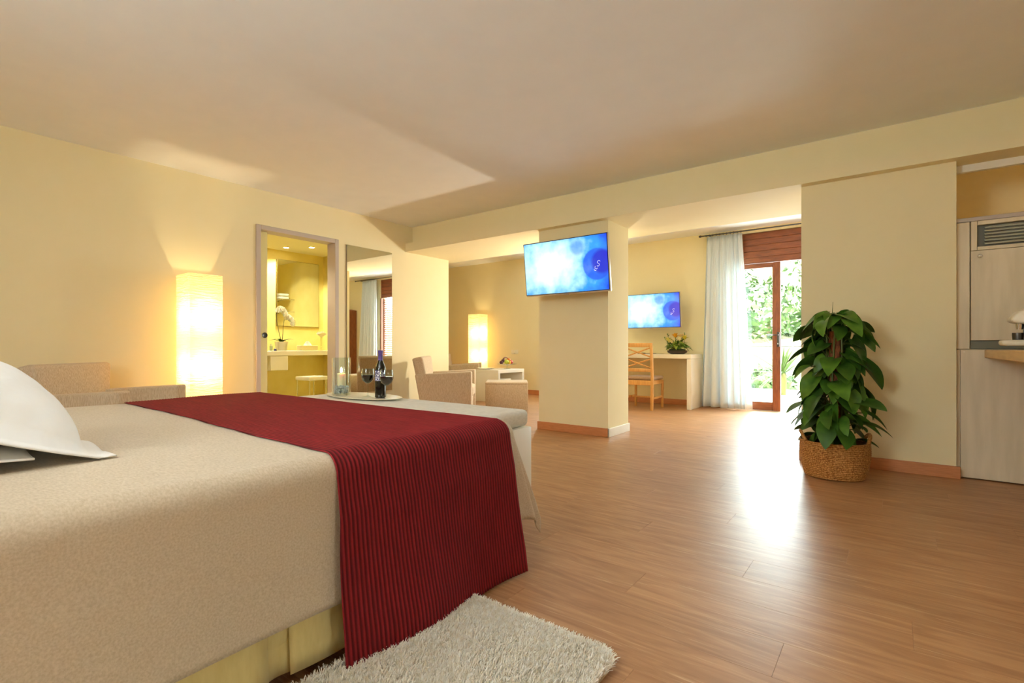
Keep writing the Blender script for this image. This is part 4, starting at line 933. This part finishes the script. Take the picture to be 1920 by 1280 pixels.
# ------------------------------------------------------------------ kitchenette
kc = thing('tall_cabinet', 'tall pale veneer kitchen cabinet with vent grille', 'cabinet', (1.4, 4.72, 0))
kx = -1.4
def kpart(nm, lo, hi, m=ASHW, par=kc, bev=.002):
    bm = new(); box(bm, (lo[0]+kx, lo[1], lo[2]), (hi[0]+kx, hi[1], hi[2]), bev, 1); return obj(nm, bm, m, par)
kpart('side_panel', (.353, -.004, .008), (.374, .029, .90)); kpart('body', (.36, .03, .03), (2.4, .60, 1.79)); kpart('top_panel', (.352, -.01, 1.792), (2.4, .60, 1.82), GREYT)
kpart('side_panel', (.354, -.004, .905), (.424, .029, 1.79)); lowp = kpart('lower_door', (.375, -.012, .008), (2.4, .029, .90))
up = kpart('upper_door', (.430, -.010, .965), (1.6, .029, 1.585)); kpart('recess', (.43, .01, .905), (2.4, .029, .962), mat('recess_grey', (120,120,104), .6))  # recess strip is a grey-green colour, darker than the doors
kpart('vent_frame', (.430, -.010, 1.588), (.462, .029, 1.79)); kpart('vent_frame', (.463, -.010, 1.762), (1.6, .029, 1.79)); kpart('vent_frame', (.463, -.010, 1.588), (1.6, .029, 1.612))
kpart('vent_backing', (.463, .022, 1.613), (1.6, .029, 1.761), mat('vent_dark', (110,110,100), .5))
for k in range(6):
    bm = new(); box(bm, (.50+kx, -.010, -.005), (1.6+kx, .016, .006), .002, 1); obj('vent_slat', bm, mat('vent_slat', (176,176,162), .4), kc, (0, 0, 1.632+.022*k), (.5, 0, 0))
bm = new(); lathe(bm, [(0,0),(.012,0),(.014,.008),(.010,.014),(0,.015)], 16); obj('knob', bm, CHROME, up, (.476+kx, -.010, 1.545), (PI/2, 0, 0))
bm = new(); lathe(bm, [(0,0),(.006,0),(.006,.004),(0,.005)], 10); obj('knob', bm, IVORY, lowp, (.395+kx, -.012, .885), (PI/2, 0, 0))
ko = thing('kitchen_counter', 'beech breakfast counter reaching out from the kitchen cabinet', 'counter', (1.45, 4.1, 0))
bm = new(); box(bm, (-.952, -.75, .845), (.95, .605, .900), .004, 1); obj('counter_top', bm, COUNTERW, ko)
bm = new(); box(bm, (.7, -.70, 0), (.76, .55, .8445), .004, 1); obj('end_panel', bm, ASHW, ko)
em = thing('coffee_machine', 'cream capsule coffee machine on the beech counter', 'coffee machine', (.815, 4.30, .9005), 0)
bm = new(); extrude_poly(bm, [(-.24,.165),(-.255,.185),(-.22,.235),(-.15,.262),(.10,.27),(.16,.25),(.16,.17),(.05,.16),(-.02,.15),(-.10,.142)], 1, -.075, .075); bevel_all(bm, .015, 3); obj('head', bm, IVORY, em)
bm = new(); extrude_poly(bm, [(-.185,.055),(.15,.055),(.15,.165),(-.175,.165)], 1, -.07, .07); bevel_all(bm, .008, 2); obj('body', bm, BLACK, em)
bm = new(); box(bm, (-.29, -.075, .025), (.16, .075, .062), .016, 3); obj('drip_tray', bm, IVORY, em)
bm = new(); box(bm, (-.15, -.07, 0), (.16, .07, .026), .006, 2); obj('base', bm, IVORY, em)
bm = new(); lathe(bm, [(0,0),(.024,0),(.026,.03),(.026,.042),(0,.042)], 22); obj('cup_stand', bm, STEEL, em, (-.215, -.03, .0625))
bm = new(); lathe(bm, [(0,0),(.016,0),(.020,.035),(0,.035)], 16); obj('spout', bm, CHROME, em, (-.205, -.02, .125))
ce = thing('coaster', 'small dark coaster on the beech counter', 'coaster', (.72, 4.25, .9005))
bm = new(); lathe(bm, [(0,0),(.05,0),(.052,.004),(.05,.007),(0,.007)], 24); obj('disc', bm, BLACK, ce)
